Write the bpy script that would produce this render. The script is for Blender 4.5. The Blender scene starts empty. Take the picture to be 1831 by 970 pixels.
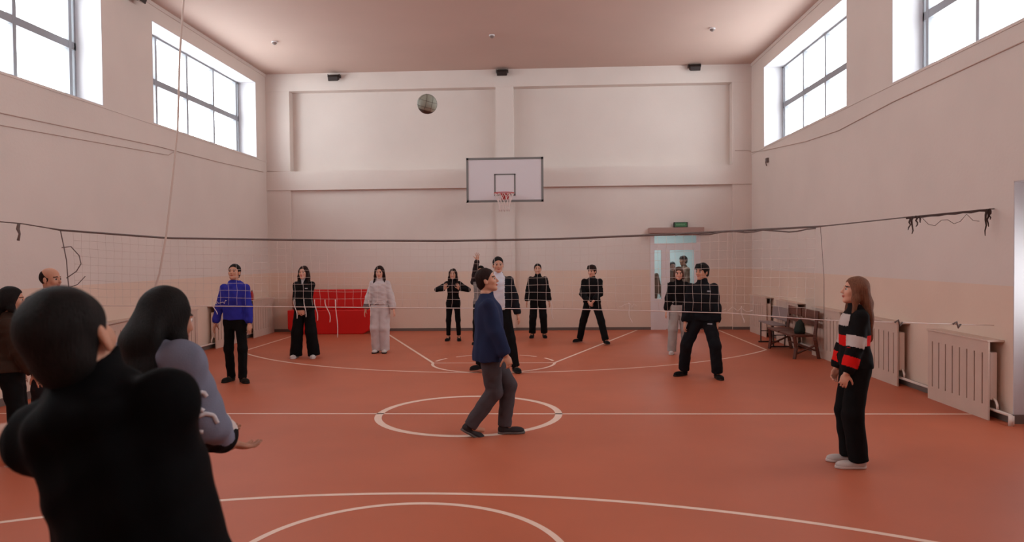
import bpy, math, random
import numpy as np
from math import sin, cos, pi, radians, sqrt
from mathutils import Vector, Matrix

random.seed(7)
SC = bpy.context.scene
COL = SC.collection

# ------------------------------------------------------------------ camera
F_PX = 1294.83
def cam_axes(yaw, pitch, roll):
    f = np.array([sin(yaw)*cos(pitch), cos(yaw)*cos(pitch), sin(pitch)])
    r0 = np.array([cos(yaw), -sin(yaw), 0.0]); u0 = np.cross(r0, f)
    return cos(roll)*r0+sin(roll)*u0, -sin(roll)*r0+cos(roll)*u0, f
cr, cu, cf = cam_axes(-0.0469, -0.0213, -0.0097)
cam_d = bpy.data.cameras.new('camera'); cam = bpy.data.objects.new('camera', cam_d); COL.objects.link(cam)
M = Matrix(((cr[0], cu[0], -cf[0], 0), (cr[1], cu[1], -cf[1], 0), (cr[2], cu[2], -cf[2], 1.9), (0, 0, 0, 1)))
cam.matrix_world = M
cam_d.sensor_width = 36; cam_d.lens = 36*F_PX/1831
cam_d.clip_start = .05; cam_d.clip_end = 200
cam_d.dof.use_dof = True; cam_d.dof.focus_distance = 10; cam_d.dof.aperture_fstop = 3.2
SC.camera = cam

# ------------------------------------------------------------------ light
WORLD_STRENGTH = 5.0
EXPOSURE = 1.01
w = bpy.data.worlds.new('World'); SC.world = w; w.use_nodes = True
bg = w.node_tree.nodes['Background']; bg.inputs[0].default_value = (0.93, 0.965, 1.0, 1); bg.inputs[1].default_value = WORLD_STRENGTH
SC.view_settings.view_transform = 'Standard'; SC.view_settings.look = 'None'
SC.view_settings.exposure = EXPOSURE; SC.view_settings.gamma = 1; SC.view_settings.use_curve_mapping = False
SC.cycles.use_denoising = True
SC.cycles.max_bounces = 10; SC.cycles.diffuse_bounces = 7; SC.cycles.transparent_max_bounces = 16
SC.cycles.caustics_reflective = False; SC.cycles.caustics_refractive = False
SC.cycles.sample_clamp_indirect = 6

# room
WL, WR, D, H, FY = -7.11, 5.11, 18.25, 6.58, -1.6
TH = .55                                   # side wall thickness
SILL, WTOP = 4.375, 6.24
WIN_L = [(12.92, 17.63), (6.71, 11.42), (0.5, 5.21)]
WIN_R = [(12.57, 17.23), (6.30, 10.96), (0.03, 4.69)]
GD = (6.75, 8.17)                          # garden door opening in the right wall
GDZ = 2.66

def portal(loc, rot, sx, sy):
    l = bpy.data.lights.new('daylight_portal', 'AREA'); l.shape = 'RECTANGLE'; l.size = sx; l.size_y = sy
    l.cycles.is_portal = True
    o = bpy.data.objects.new('daylight_portal', l); o.location = loc; o.rotation_euler = rot; COL.objects.link(o)
for a, b in WIN_L:
    portal((WL-TH-.02, (a+b)/2, (SILL+WTOP)/2), (0, -pi/2, 0), WTOP-SILL, b-a)
for a, b in WIN_R:
    portal((WR+TH+.02, (a+b)/2, (SILL+WTOP)/2), (0, pi/2, 0), WTOP-SILL, b-a)
portal((WR+TH+.02, sum(GD)/2, 1.6), (0, pi/2, 0), .9, GD[1]-GD[0])
# area light added to brighten the closed corridor behind the glazed door
ld = bpy.data.lights.new('corridor_fill', 'AREA'); ld.energy = 26; ld.size = .6; ld.color = (.9, .98, 1)
lo = bpy.data.objects.new('corridor_fill', ld); lo.location = (3.3, 20.6, 2.85); COL.objects.link(lo)

# ------------------------------------------------------------------ materials
def srgb(c):
    return tuple(((v/255)/12.92 if v/255 <= .04045 else (((v/255)+.055)/1.055)**2.4) for v in c)
def mat(name, rgb, rough=.7, metal=0, noise=0, nscale=8, bump=0, bscale=40, stretch=None, spec=.4, emit=None, estr=0):
    m = bpy.data.materials.new(name); m.use_nodes = True; nt = m.node_tree; N = nt.nodes; L = nt.links
    b = N['Principled BSDF']; c = srgb(rgb)
    b.inputs['Base Color'].default_value = (*c, 1); b.inputs['Roughness'].default_value = rough
    b.inputs['Metallic'].default_value = metal; b.inputs['Specular IOR Level'].default_value = spec
    if emit: b.inputs['Emission Color'].default_value = (*srgb(emit), 1); b.inputs['Emission Strength'].default_value = estr
    if noise or bump:
        tc = N.new('ShaderNodeTexCoord'); mp = N.new('ShaderNodeMapping'); L.new(tc.outputs['Object'], mp.inputs[0])
        if stretch: mp.inputs['Scale'].default_value = stretch
    if noise:
        n = N.new('ShaderNodeTexNoise'); n.inputs['Scale'].default_value = nscale; n.inputs['Detail'].default_value = 5
        L.new(mp.outputs[0], n.inputs[0])
        r = N.new('ShaderNodeValToRGB'); r.color_ramp.elements[0].position = .3; r.color_ramp.elements[1].position = .7
        r.color_ramp.elements[0].color = (*[v*(1-noise) for v in c], 1); r.color_ramp.elements[1].color = (*[min(1, v*(1+noise)) for v in c], 1)
        L.new(n.outputs[0], r.inputs[0]); L.new(r.outputs[0], b.inputs['Base Color'])
    if bump:
        n = N.new('ShaderNodeTexNoise'); n.inputs['Scale'].default_value = bscale; n.inputs['Detail'].default_value = 4
        L.new(mp.outputs[0], n.inputs[0]); bp = N.new('ShaderNodeBump'); bp.inputs['Strength'].default_value = bump
        bp.inputs['Distance'].default_value = .01
        L.new(n.outputs[0], bp.inputs['Height']); L.new(bp.outputs[0], b.inputs['Normal'])
    return m

def two_tone(name, up, low, zsplit):
    m = mat(name, up, .75); nt = m.node_tree; N = nt.nodes; L = nt.links; b = N['Principled BSDF']
    g = N.new('ShaderNodeNewGeometry'); s = N.new('ShaderNodeSeparateXYZ'); L.new(g.outputs['Position'], s.inputs[0])
    mt = N.new('ShaderNodeMath'); mt.operation = 'GREATER_THAN'; L.new(s.outputs[2], mt.inputs[0]); mt.inputs[1].default_value = zsplit
    n = N.new('ShaderNodeTexNoise'); n.inputs['Scale'].default_value = .9; n.inputs['Detail'].default_value = 6; L.new(g.outputs['Position'], n.inputs[0])
    mx = N.new('ShaderNodeMix'); mx.data_type = 'RGBA'; L.new(mt.outputs[0], mx.inputs[0])
    mx.inputs[6].default_value = (*srgb(low), 1); mx.inputs[7].default_value = (*srgb(up), 1)
    hs = N.new('ShaderNodeHueSaturation'); L.new(mx.outputs[2], hs.inputs['Color'])
    ma = N.new('ShaderNodeMapRange'); L.new(n.outputs[0], ma.inputs[0]); ma.inputs[1].default_value = .3; ma.inputs[2].default_value = .7; ma.inputs[3].default_value = .96; ma.inputs[4].default_value = 1.03
    L.new(ma.outputs[0], hs.inputs['Value']); L.new(hs.outputs[0], b.inputs['Base Color'])
    n2 = N.new('ShaderNodeTexNoise'); n2.inputs['Scale'].default_value = 25; L.new(g.outputs['Position'], n2.inputs[0])
    bp = N.new('ShaderNodeBump'); bp.inputs['Strength'].default_value = .15; bp.inputs['Distance'].default_value = .01
    L.new(n2.outputs[0], bp.inputs['Height']); L.new(bp.outputs[0], b.inputs['Normal'])
    return m

M_wall = two_tone('painted plaster two tone', (221, 210, 203), (225, 202, 185), 1.51)
M_ceil = mat('ceiling paint', (198, 172, 160), .8, noise=.03, nscale=.7)
M_floor = mat('terracotta sports floor', (186, 99, 70), .5, noise=.05, nscale=1.2, bump=.05, bscale=60, spec=.35)
M_line = mat('court line paint', (235, 205, 188), .5)
M_white = mat('white pvc frame', (226, 222, 224), .4)
M_reveal = mat('white window reveal', (206, 203, 206), .8)
M_dreveal = mat('pale door reveal', (200, 194, 196), .8)
M_base = mat('grey baseboard', (112, 98, 92), .6)
M_cover = mat('cream radiator cover board', (205, 182, 168), .6, noise=.03, nscale=5)
M_rad = mat('white radiator enamel', (225, 210, 200), .4)
M_dark = mat('dark void grey', (48, 36, 32), .8)
M_steel = mat('dark painted steel', (56, 46, 44), .5, metal=.4)
M_lens = mat('lamp lens glass', (170, 160, 150), .2)
M_grey = mat('grey frame paint', (120, 118, 116), .5)
M_board = mat('white backboard laminate', (215, 208, 212), .35)
M_orange = mat('red orange hoop steel', (176, 40, 36), .45)
M_netw = mat('white net cord', (222, 205, 200), .8)
M_netg = mat('pale grey net cord', (212, 196, 188), .8)
M_rope = mat('grey net headband rope', (112, 98, 94), .85, bump=.4, bscale=90)
M_tatter = mat('dark frayed net cord', (70, 52, 48), .9)
M_wood = mat('dark brown varnished wood', (92, 48, 34), .4, noise=.25, nscale=6, stretch=(1, 1, 8))
M_greyboard = mat('grey painted plywood', (142, 126, 126), .55, noise=.06, nscale=5)
M_red = mat('red vinyl mat cover', (205, 22, 20), .45, bump=.1, bscale=12)
M_redd = mat('red bottle plastic', (170, 34, 40), .4)
M_green = mat('dark green cloth', (28, 38, 32), .8)
M_bluew = mat('pale blue corridor paint', (190, 200, 200), .7)
M_exitc = mat('exit sign casing', (34, 36, 32), .5)
M_exitg = mat('exit sign green panel', (60, 92, 66), .4, emit=(60, 110, 70), estr=.15)
M_exitl = mat('exit sign pale lettering', (150, 170, 150), .4)
M_ball = mat('grey green ball leather', (146, 146, 132), .6, bump=.1, bscale=60)
M_balldark = mat('dark ball underside and seams', (84, 74, 66), .6)
M_black = mat('black plastic', (22, 20, 20), .5)

def glass_mat():
    m = bpy.data.materials.new('clear window glass'); m.use_nodes = True; nt = m.node_tree; N = nt.nodes; L = nt.links
    N.remove(N['Principled BSDF']); t = N.new('ShaderNodeBsdfTransparent'); t.inputs[0].default_value = (.95, .97, .97, 1)
    g = N.new('ShaderNodeBsdfGlossy'); g.inputs['Roughness'].default_value = .03
    lw = N.new('ShaderNodeLayerWeight'); pw = N.new('ShaderNodeMath'); pw.operation = 'POWER'; L.new(lw.outputs['Facing'], pw.inputs[0]); pw.inputs[1].default_value = 5
    fr = N.new('ShaderNodeMath'); fr.operation = 'MULTIPLY_ADD'; L.new(pw.outputs[0], fr.inputs[0]); fr.inputs[1].default_value = .8; fr.inputs[2].default_value = .035
    mx = N.new('ShaderNodeMixShader'); L.new(fr.outputs[0], mx.inputs[0]); L.new(t.outputs[0], mx.inputs[1]); L.new(g.outputs[0], mx.inputs[2])
    L.new(mx.outputs[0], N['Material Output'].inputs[0]); return m
M_glass = glass_mat()

# ------------------------------------------------------------------ mesh helpers
class MB:
    def __init__(s): s.v = []; s.f = []; s.m = []
    def add(s, vs, fs, mi=0):
        k = len(s.v); s.v += [tuple(map(float, v)) for v in vs]; s.f += [[k+i for i in f] for f in fs]; s.m += [mi]*len(fs); return s
    def box(s, a, b, mi=0, bev=0):
        x0, y0, z0 = [min(p, q) for p, q in zip(a, b)]; x1, y1, z1 = [max(p, q) for p, q in zip(a, b)]
        return s.add([(x0,y0,z0),(x1,y0,z0),(x1,y1,z0),(x0,y1,z0),(x0,y0,z1),(x1,y0,z1),(x1,y1,z1),(x0,y1,z1)],
            [(0,3,2,1),(4,5,6,7),(0,1,5,4),(1,2,6,5),(2,3,7,6),(3,0,4,7)], mi)
    def tube(s, pts, r, n=8, mi=0, closed=False):
        pts = [Vector(p) for p in pts]; N = len(pts); rs = r if isinstance(r, (list, tuple)) else [r]*N
        vs = []; up = None
        for i, p in enumerate(pts):
            if closed: t = (pts[(i+1) % N]-pts[i-1]).normalized()
            else: t = (pts[min(i+1, N-1)]-pts[max(i-1, 0)]).normalized()
            if up is None: up = Vector((0, 0, 1)) if abs(t.z) < .9 else Vector((1, 0, 0))
            a = t.cross(up).normalized(); b = a.cross(t).normalized(); up = b
            for k in range(n):
                th = 2*pi*k/n; vs.append(p+rs[i]*(cos(th)*a+sin(th)*b))
        fs = []
        for i in range(N if closed else N-1):
            j = (i+1) % N
            for k in range(n):
                l = (k+1) % n; fs.append((i*n+k, i*n+l, j*n+l, j*n+k))
        if not closed: fs += [tuple(range(n)), tuple((N-1)*n+k for k in range(n))[::-1]]
        return s.add(vs, [f[::-1] for f in fs], mi)
    def prism(s, poly, axis, a, b, mi=0):
        # poly in the two other axes, extruded along axis from a to b
        def P(q, t):
            l = list(q); l.insert(axis, t); return tuple(l)
        n = len(poly); vs = [P(q, a) for q in poly]+[P(q, b) for q in poly]
        fs = [tuple(range(n))[::-1], tuple(range(n, 2*n))]+[(i, (i+1) % n, n+(i+1) % n, n+i) for i in range(n)]
        return s.add(vs, fs, mi)
    def build(s, name, mats, parent=None, smooth=False, bevel=0, loc=None):
        me = bpy.data.meshes.new(name)
        vs = s.v
        if loc: vs = [(x-loc[0], y-loc[1], z-loc[2]) for x, y, z in vs]
        me.from_pydata(vs, [], s.f)
        for m in (mats if isinstance(mats, (list, tuple)) else [mats]): me.materials.append(m)
        me.polygons.foreach_set('material_index', s.m)
        me.polygons.foreach_set('use_smooth', [smooth]*len(me.polygons)); me.update()
        import bmesh
        bm = bmesh.new(); bm.from_mesh(me); bmesh.ops.recalc_face_normals(bm, faces=bm.faces); bm.to_mesh(me); bm.free()
        o = bpy.data.objects.new(name, me); COL.objects.link(o)
        if loc: o.location = loc
        if parent: o.parent = parent
        if bevel:
            md = o.modifiers.new('bevel', 'BEVEL'); md.width = bevel; md.segments = 2; md.limit_method = 'ANGLE'
        return o
def tag(o, label=None, cat=None, group=None, kind=None):
    if label: o['label'] = label
    if cat: o['category'] = cat
    if group: o['group'] = group
    if kind: o['kind'] = kind
    return o
def empty(name, loc, rz=0):
    o = bpy.data.objects.new(name, None); COL.objects.link(o); o.location = loc; o.rotation_euler = (0, 0, rz); o.empty_display_size = .1; return o
def copy_tree(o, parent=None):
    c = o.copy(); COL.objects.link(c)
    if parent: c.parent = parent
    for ch in list(o.children): copy_tree(ch, c)
    return c
def struct(o): o['kind'] = 'structure'; return o

# ------------------------------------------------------------------ room shell
# floor with the painted court lines as part of its mesh
fl = MB(); fl.box((WL-.6, FY-.3, -.2), (WR+.6, D+.35, 0), 0)
ZL = .0012
def ribbon(pts, wd, closed=False):
    vs = []; n = len(pts)
    for i in range(n):
        p = Vector(pts[i]); a = Vector(pts[i-1] if (closed or i > 0) else pts[i]); b = Vector(pts[(i+1) % n] if (closed or i < n-1) else pts[i])
        t = (b-a).normalized(); nn = Vector((-t.y, t.x))*wd/2; vs += [(p.x-nn.x, p.y-nn.y, ZL), (p.x+nn.x, p.y+nn.y, ZL)]
    fs = []
    for i in range(n if closed else n-1):
        j = (i+1) % n; fs.append((2*i, 2*j, 2*j+1, 2*i+1))
    fl.add(vs, fs, 1)
AX, RC, YC, YFT, YN = -.94, 1.078, 8.64, 12.77, 4.41
LW = .05
def circ(cx, cy, r, a0=0, a1=360, n=72, wd=LW): ribbon([(cx+r*cos(radians(a0+(a1-a0)*i/n)), cy+r*sin(radians(a0+(a1-a0)*i/n))) for i in range(n+(0 if a1-a0 == 360 else 1))], wd, a1-a0 == 360)
ribbon([(WL, YC), (WR, YC)], LW)
circ(AX, YC, RC, wd=.085)
for yc, sg in ((YFT, 1), (YN, -1)):
    circ(AX, yc, RC, 180 if sg > 0 else 0, 360 if sg > 0 else 180)
    for k in range(5):                       # dashed half
        a0 = (12+k*34) if sg > 0 else (192+k*34); circ(AX, yc, RC, a0, a0+21, 12)
    ribbon([(AX-RC, yc), (AX+RC, yc)], LW)
    yb = D-.02 if sg > 0 else FY+.7
    for s in (-1, 1): ribbon([(AX+s*RC, yc), (AX+s*3.2, yb)], LW)
# three point arcs, meeting the straight side pieces
def arc3(yv, sg, ycor, xw, ytip, n=60):
    hw = 5.25; sag = abs(ycor-yv); R = (hw*hw+sag*sag)/(2*sag); cy = yv+sg*R
    a = math.asin(hw/R); pts = [(AX+R*sin(-a+2*a*i/n), cy-sg*R*cos(-a+2*a*i/n)) for i in range(n+1)]
    ribbon(pts, LW)
    for s in (-1, 1): ribbon([(AX+s*hw, ycor), (AX+s*xw, ytip)], LW)
arc3(11.7, 1, 14.41, 5.2, 18.1)
R3 = 7.0
ribbon([(AX+R3*sin(-1.05+2.1*i/60), 5.72-R3+R3*cos(-1.05+2.1*i/60)) for i in range(61)], LW)
struct(fl.build('floor', [M_floor, M_line]))

struct(MB().box((WL-.6, FY-.3, H), (WR+.6, D+.4, H+.25)).build('ceiling', M_ceil))

def side_wall(name, x, out, wins, doors=()):
    b = MB(); X0, X1 = x, x+out*TH
    y0, y1 = FY-.3, D+.4
    segs = [(y0, y1)]
    for a, c, zt in doors:
        segs = [(y0, a), (c, y1)]; b.box((X0, a, zt), (X1, c, SILL))
    for a, c in segs: b.box((X0, a, 0), (X1, c, SILL))
    b.box((X0, y0, WTOP), (X1, y1, H))
    ys = sorted([y0, y1]+[v for w_ in wins for v in w_])
    for i in range(0, len(ys), 2): b.box((X0, ys[i], SILL), (X1, ys[i+1], WTOP))
    return struct(b.build(name, M_wall))
side_wall('wall_left', WL, -1, WIN_L)
side_wall('wall_right', WR, 1, WIN_R, [(GD[0], GD[1], GDZ)])
struct(MB().box((WL-.6, FY-.3, 0), (WR+.6, FY, H)).build('wall_front', M_wall))
# back wall: recessed field, pilasters, top beam, ledge band
DX0, DX1, DZ = 2.62, 3.86, 2.42
bw = MB()
LOW, UPR = D+.07, D+.27
bw.box((WL, LOW, 0), (DX0, D+.5, 3.62)); bw.box((DX1, LOW, 0), (WR, D+.5, 3.62)); bw.box((DX0, LOW, DZ), (DX1, D+.5, 3.62))
bw.box((WL, UPR, 4.1), (WR, D+.5, 6.14))
bw.box((WL, D-.03, 3.62), (WR, D+.5, 4.1))
bw.box((WL, D-.012, 6.14), (WR, D+.5, H))
for a, c in ((WL, -6.5), (-1.23, -.78), (4.64, WR)):
    bw.box((a, D-.0, 0), (c, D+.5, 6.14))
struct(bw.build('wall_back', M_wall))
# baseboards
g = [(FY, GD[0]), (GD[1], D)]
b = MB()
for a, c in g: b.box((WR-.025, a, 0), (WR+.01, c, .1))
b.box((WR, GD[1]-.001, 0), (WR+.3, GD[1]-.025, .1))
struct(b.build('baseboard_right', M_base))
struct(MB().box((WL, FY, 0), (WL+.025, D, .1)).build('baseboard_left', M_base))
b = MB()
for a, c, yy in ((WL, -6.5, D), (-6.5, -1.23, LOW), (-1.23, -.78, D), (-.78, DX0, LOW), (DX1, 4.64, LOW), (4.64, WR, D)): b.box((a, yy-.02, 0), (c, yy+.01, .07))
struct(b.build('baseboard_back', M_base))
# sill level ledges on the side walls (trim) and ceiling cove
n = 0
for x, o, wins in ((WL, 1, WIN_L), (WR, -1, WIN_R)):
    n += 1
    struct(MB().box((x, FY, SILL-.03), (x+o*.012, D, SILL-.001)).build('trim_%d' % n, M_wall))
    n += 1
    struct(MB().box((x, FY, H-.07), (x+o*.02, D, H)).build('trim_%d' % n, M_wall))

# windows
def window(idx, x, o, y0, y1):
    xf = x+o*.47; b = MB(); fw = .05
    b.box((xf-.04, y0, SILL), (xf+.04, y0+fw, WTOP)); b.box((xf-.04, y1-fw, SILL), (xf+.04, y1, WTOP))
    b.box((xf-.04, y0, SILL), (xf+.04, y1, SILL+fw)); b.box((xf-.04, y0, WTOP-fw), (xf+.04, y1, WTOP))
    zt = 5.33
    b.box((xf-.04, y0, zt-.06), (xf+.04, y1, zt+.06))
    st = 1.22; ys = [y1-.15-st*k for k in range(4)] if idx != 0 else []
    for k, yy in enumerate(ys): b.box((xf-.045, yy-.036, SILL), (xf+.045, yy+.036, WTOP))
    r = b.build('window_%d' % idx, M_grey_frame); struct(r)
    MB().box((xf-.006, y0+.02, SILL+.02), (xf+.006, y1-.02, WTOP-.02)).build('glass_pane', M_glass, r)
    l = MB(); t = .012; xo = x+o*.43
    l.box((x+o*.001, y0, SILL+.001), (xo, y0+t, WTOP)); l.box((x+o*.001, y1-t, SILL), (xo, y1, WTOP))
    l.box((x+o*.001, y0, WTOP-t), (xo, y1, WTOP)); l.box((x-o*.0, y0, SILL), (xo, y1, SILL+t))
    l.build('window_reveal', M_reveal, r)
    return r
M_grey_frame = mat('pale grey window frame', (146, 147, 152), .5)
k = 0
for a, c in WIN_L: k += 1; window(k, WL, -1, a, c)
for a, c in WIN_R: k += 1; window(k, WR, 1, a, c)
# security grilles outside the far ends of the left windows
def grille(y0, y1, label):
    x = WL-TH-.22; b = MB(); z0, z1 = 5.25, 6.5
    for i in range(11): yy = y0+(y1-y0)*i/10; b.tube([(x, yy, z0), (x, yy, z1)], .016, 6)
    for z in (z0, (z0+z1)/2, z1): b.tube([(x, y0, z), (x, y1, z)], .012, 6)
    for i in range(4):
        yy = y0+(y1-y0)*(i+.5)/4; b.tube([(x, yy+.09*cos(t*pi/8), 5.9+.12*sin(t*pi/8)) for t in range(16)], .01, 5, closed=True)
    for yy in (y0, y1):
        b.tube([(x, yy, z1), (WL-TH+.02, yy, z1)], .012, 6); b.tube([(x, yy, z0), (WL-TH+.03, yy, z0)], .012, 6)
    tag(b.build('window_grille', mat('weathered grey grille steel', (150, 142, 142), .6), loc=(x, (y0+y1)/2, z0)), label, 'grille', None)
grille(18.1, 19.0, 'dark ornamental metal grille outside the far left window')
grille(12.0, 13.0, 'dark ornamental metal grille outside the nearer left window, cut by the frame')

# garden door (right wall, nearest opening)
gy0, gy1 = GD; xf = WR+.46
b = MB()
b.box((xf-.03, gy0, 0), (xf+.03, gy0+.22, GDZ)); b.box((xf-.03, gy1-.22, 0), (xf+.03, gy1, GDZ))
b.box((xf-.028, gy0+.221, 2.02), (xf+.028, gy1-.221, GDZ)); b.box((xf-.028, gy0+.221, 0), (xf+.028, gy1-.221, 1.2))
dg = struct(b.build('door_2', M_white))
MB().box((xf-.005, gy0+.2, 1.18), (xf+.005, gy1-.2, 2.04)).build('glass_pane', M_glass, dg)
l = MB(); l.box((WR+.001, gy1-.012, 0), (WR+.43, gy1, GDZ)); l.box((WR+.001, gy0, 0), (WR+.43, gy0+.012, GDZ)); l.box((WR+.001, gy0, GDZ-.012), (WR+.43, gy1, GDZ))
l.build('door_reveal', M_dreveal, dg)
b = MB(); b.tube([(xf-.05, gy0+.12, 1.0), (xf-.08, gy0+.12, 1.0), (xf-.08, gy0+.24, 1.0)], .012); b.build('door_handle', M_steel, dg)

# glazed door in the back wall
y = D+.05
b = MB()
for a, c, z0, z1 in ((2.62, 2.72, 0, 2.42), (3.76, 3.86, 0, 2.42), (2.721, 3.759, 2.36, 2.42), (2.721, 3.759, 2.06, 2.17), (2.89, 3.0, 0, 2.059), (2.721, 2.889, 0, .78), (2.721, 2.889, 2.0, 2.059)):
    b.box((a, y, z0), (c, y+.07, z1))
dr = struct(b.build('door_1', M_white))
b = MB()
for a, c, z0, z1 in ((3.001, 3.1, .02, 2.058), (3.7, 3.758, .02, 2.058), (3.101, 3.699, 2.0, 2.058), (3.101, 3.699, .02, .78)): b.box((a, y-.01, z0), (c, y+.05, z1))
b.box((3.13, y-.016, .12), (3.67, y-.01, .70))
lf = b.build('door_leaf', M_white, dr)
MB().box((3.09, y+.015, .77), (3.71, y+.027, 2.01)).build('glass_pane', M_glass, lf)
hb = MB(); hb.box((3.035, y-.025, .98), (3.065, y-.01, 1.18)); hb.tube([(3.05, y-.02, 1.08), (3.05, y-.06, 1.08), (3.17, y-.06, 1.08)], .009); hb.build('door_handle', M_steel, lf)
MB().box((2.71, y+.02, .77), (2.90, y+.03, 2.01)).build('glass_pane', M_glass, dr)
MB().box((2.71, y+.02, 2.16), (3.78, y+.03, 2.37)).build('glass_pane', M_glass, dr)
hd = MB(); hd.box((2.58, D-.12, 2.42), (3.92, D+.12, 2.56)); hd.box((2.62, D-.05, 2.39), (3.88, D+.1, 2.43))
hd.build('door_header', mat('pinkish painted door header', (168, 138, 130), .6), dr, bevel=.006)
# corridor behind it
b = MB(); b.box((1.6, 22.2, -.0), (5.2, 22.4, 3)); b.box((1.5, D+.5, 0), (1.6, 22.4, 3)); b.box((5.2, D+.5, 0), (5.3, 22.4, 3))
b.box((1.5, D+.5, 2.95), (5.3, 22.4, 3.05)); struct(b.build('wall_corridor', M_bluew))
struct(MB().box((1.5, D+.35, -.2), (5.3, 22.4, 0)).build('floor_corridor', mat('corridor floor tiles', (110, 84, 72), .5)))
# exit sign
e = empty('exit_sign', (3.355, D-.02, 2.56)); tag(e, 'small green exit sign on top of the glazed door header', 'sign')
MB().box((-.17, -.05, .0), (.17, .04, .13)).build('sign_box', M_exitc, e, bevel=.006)
MB().box((-.145, -.053, .02), (.145, -.049, .115)).build('sign_panel', M_exitg, e)
b = MB()
for i in range(7): x0 = -.11+i*.031; b.box((x0, -.055, .055), (x0+.022, -.052, .062)); b.box((x0, -.055, .055), (x0+.006, -.052, .085)); b.box((x0+.012*(i % 2), -.055, .078), (x0+.018, -.052, .085))
b.build('sign_lettering', M_exitl, e)

# cables on the walls
def cable(name, pts, r, m, label, cat='cable'):
    tag(MB().tube(pts, r, 6).build(name, m, smooth=True), label, cat)
M_cab = mat('painted cable', (196, 174, 164), .7)
cable('wall_cable', [(WL+.012, 1, 3.80), (WL+.012, 9.2, 3.83), (WL+.012, 13, 3.97), (WL+.012, 15.5, 4.0), (WL+.012, 18.0, 4.07)], .008, M_cab, 'upper thin cable clipped along the left wall under the windows')
cable('wall_cable', [(WL+.012, 1, 3.62), (WL+.012, 9.2, 3.67), (WL+.012, 13.4, 3.86), (WL+.012, 13.6, 3.95)], .007, M_cab, 'lower thin cable sagging along the left wall below the other cable')
cable('wall_cable', [(WR-.012, 1, 4.15), (WR-.012, 8, 4.13), (WR-.012, 10.9, 4.1), (WR-.012, 12.9, 4.02), (WR-.012, 14.5, 4.08), (WR-.012, 17.3, 4.3), (WR-.012, 18.2, 4.4)], .008, M_cab, 'thin cable running under the windows of the right wall')
cable('wall_cable', [(4.7, D-.012, 4.45), (5.0, D-.012, 4.45), (5.09, D-.03, 4.42)], .008, M_cab, 'short cable crossing the right corner pilaster of the back wall')
cable('wall_cable', [(WL+.02, D-.012, 4.12), (-6.5, D-.012, 4.1)], .008, M_cab, 'short cable crossing the left corner pilaster of the back wall')
tag(MB().box((WR-.05, 16.85, 3.98), (WR, 16.95, 4.08)).tube([(WR-.06, 16.9, 4.0), (WR-.04, 16.9, 3.9)], .012, 6).build('wall_hook', M_rope), 'tiny hook high on the right wall below the far window', 'hook')

# floodlights
def floodlight(loc, rz, label):
    e = empty('floodlight', loc, rz); tag(e, label, 'floodlight', None)
    b = MB(); b.box((-.09, -.02, .03), (.09, .0, .06)); b.box((-.15, -.16, -.02), (-.135, .0, .05)); b.box((.135, -.16, -.02), (.15, .0, .05)); b.box((-.15, -.03, .03), (.15, -.0, .05)); b.build('bracket', M_steel, e)
    q = MB().prism([(-.05, .04), (-.05, -.06), (-.20, -.13), (-.24, -.03), (-.12, .05)], 0, -.125, .125).build('lamp_housing', M_steel, e, bevel=.008)
    MB().prism([(-.06, -.068), (-.195, -.133), (-.2, -.125), (-.06, -.06)], 0, -.10, .10).build('lamp_lens', M_lens, q)
    return e
floodlight((-5.3, D, 6.46), 0, 'dark floodlight on the left part of the beam above the back wall')
floodlight((-1.05, D, 6.50), 0, 'dark floodlight in the middle of the beam above the backboard')
floodlight((3.7, D, 6.52), 0, 'dark floodlight on the right part of the beam above the glazed door')
floodlight((WL, 12.25, 6.46), pi/2, 'dark floodlight high on the left wall between the windows, cut by the frame')
def detector(x, yy, label):
    e = empty('smoke_detector', (x, yy, H)); tag(e, label, 'smoke detector', None)
    MB().tube([(0, 0, 0), (0, 0, -.025)], .06, 20).build('detector_base', M_white, e, True)
    MB().tube([(0, 0, -.025), (0, 0, -.05), (0, 0, -.07)], [.05, .045, .02], 20).build('detector_head', mat('grey detector plastic', (128, 112, 106), .5), e, True)
detector(-5.82, 15.5, 'small round smoke detector on the ceiling, left one of three')
detector(-1.1, 15.4, 'small round smoke detector on the ceiling, middle one above the backboard')
detector(3.49, 15.3, 'small round smoke detector on the ceiling, right one of three')

# ------------------------------------------------------------------ backboard
e = empty('basketball_backboard', (AX, 16.9, 3.15)); tag(e, 'white basketball backboard with grey border and hoop on the back wall', 'backboard')
MB().box((-.87, 0, .03), (.87, .03, 1.0)).build('board', M_board, e)
b = MB(); 
for q in (((-.9, -.008, 0), (.9, .035, .05)), ((-.9, -.008, .99), (.9, .035, 1.04)), ((-.9, -.008, 0), (-.85, .035, 1.04)), ((.85, -.008, 0), (.9, .035, 1.04))): b.box(*q)
b.build('board_frame', M_grey, e)
b = MB()
for q in (((-.25, -.004, .15), (-.215, 0, .66)), ((.215, -.004, .15), (.25, 0, .66)), ((-.25, -.004, .63), (.25, 0, .66)), ((-.25, -.004, .15), (.25, 0, .18))): b.box(*q)
b.build('target_square', M_grey, e)
RZ = .185
hp = MB(); hp.tube([(.225*cos(t*pi/18), -.33+.225*sin(t*pi/18), RZ) for t in range(36)], .011, 8, closed=True)
hp.box((-.09, -.012, .05), (.09, -.002, .21)); hp.box((-.07, -.13, RZ-.014), (-.03, -.01, RZ+.004)); hp.box((.03, -.13, RZ-.014), (.07, -.01, RZ+.004))
rim = hp.build('hoop_rim', M_orange, e, True)
nb = MB(); NS = 12
def nr(z): t = -z/.42; return .225-.11*min(1, t*1.5)+.012*max(0, t-.6)
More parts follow.
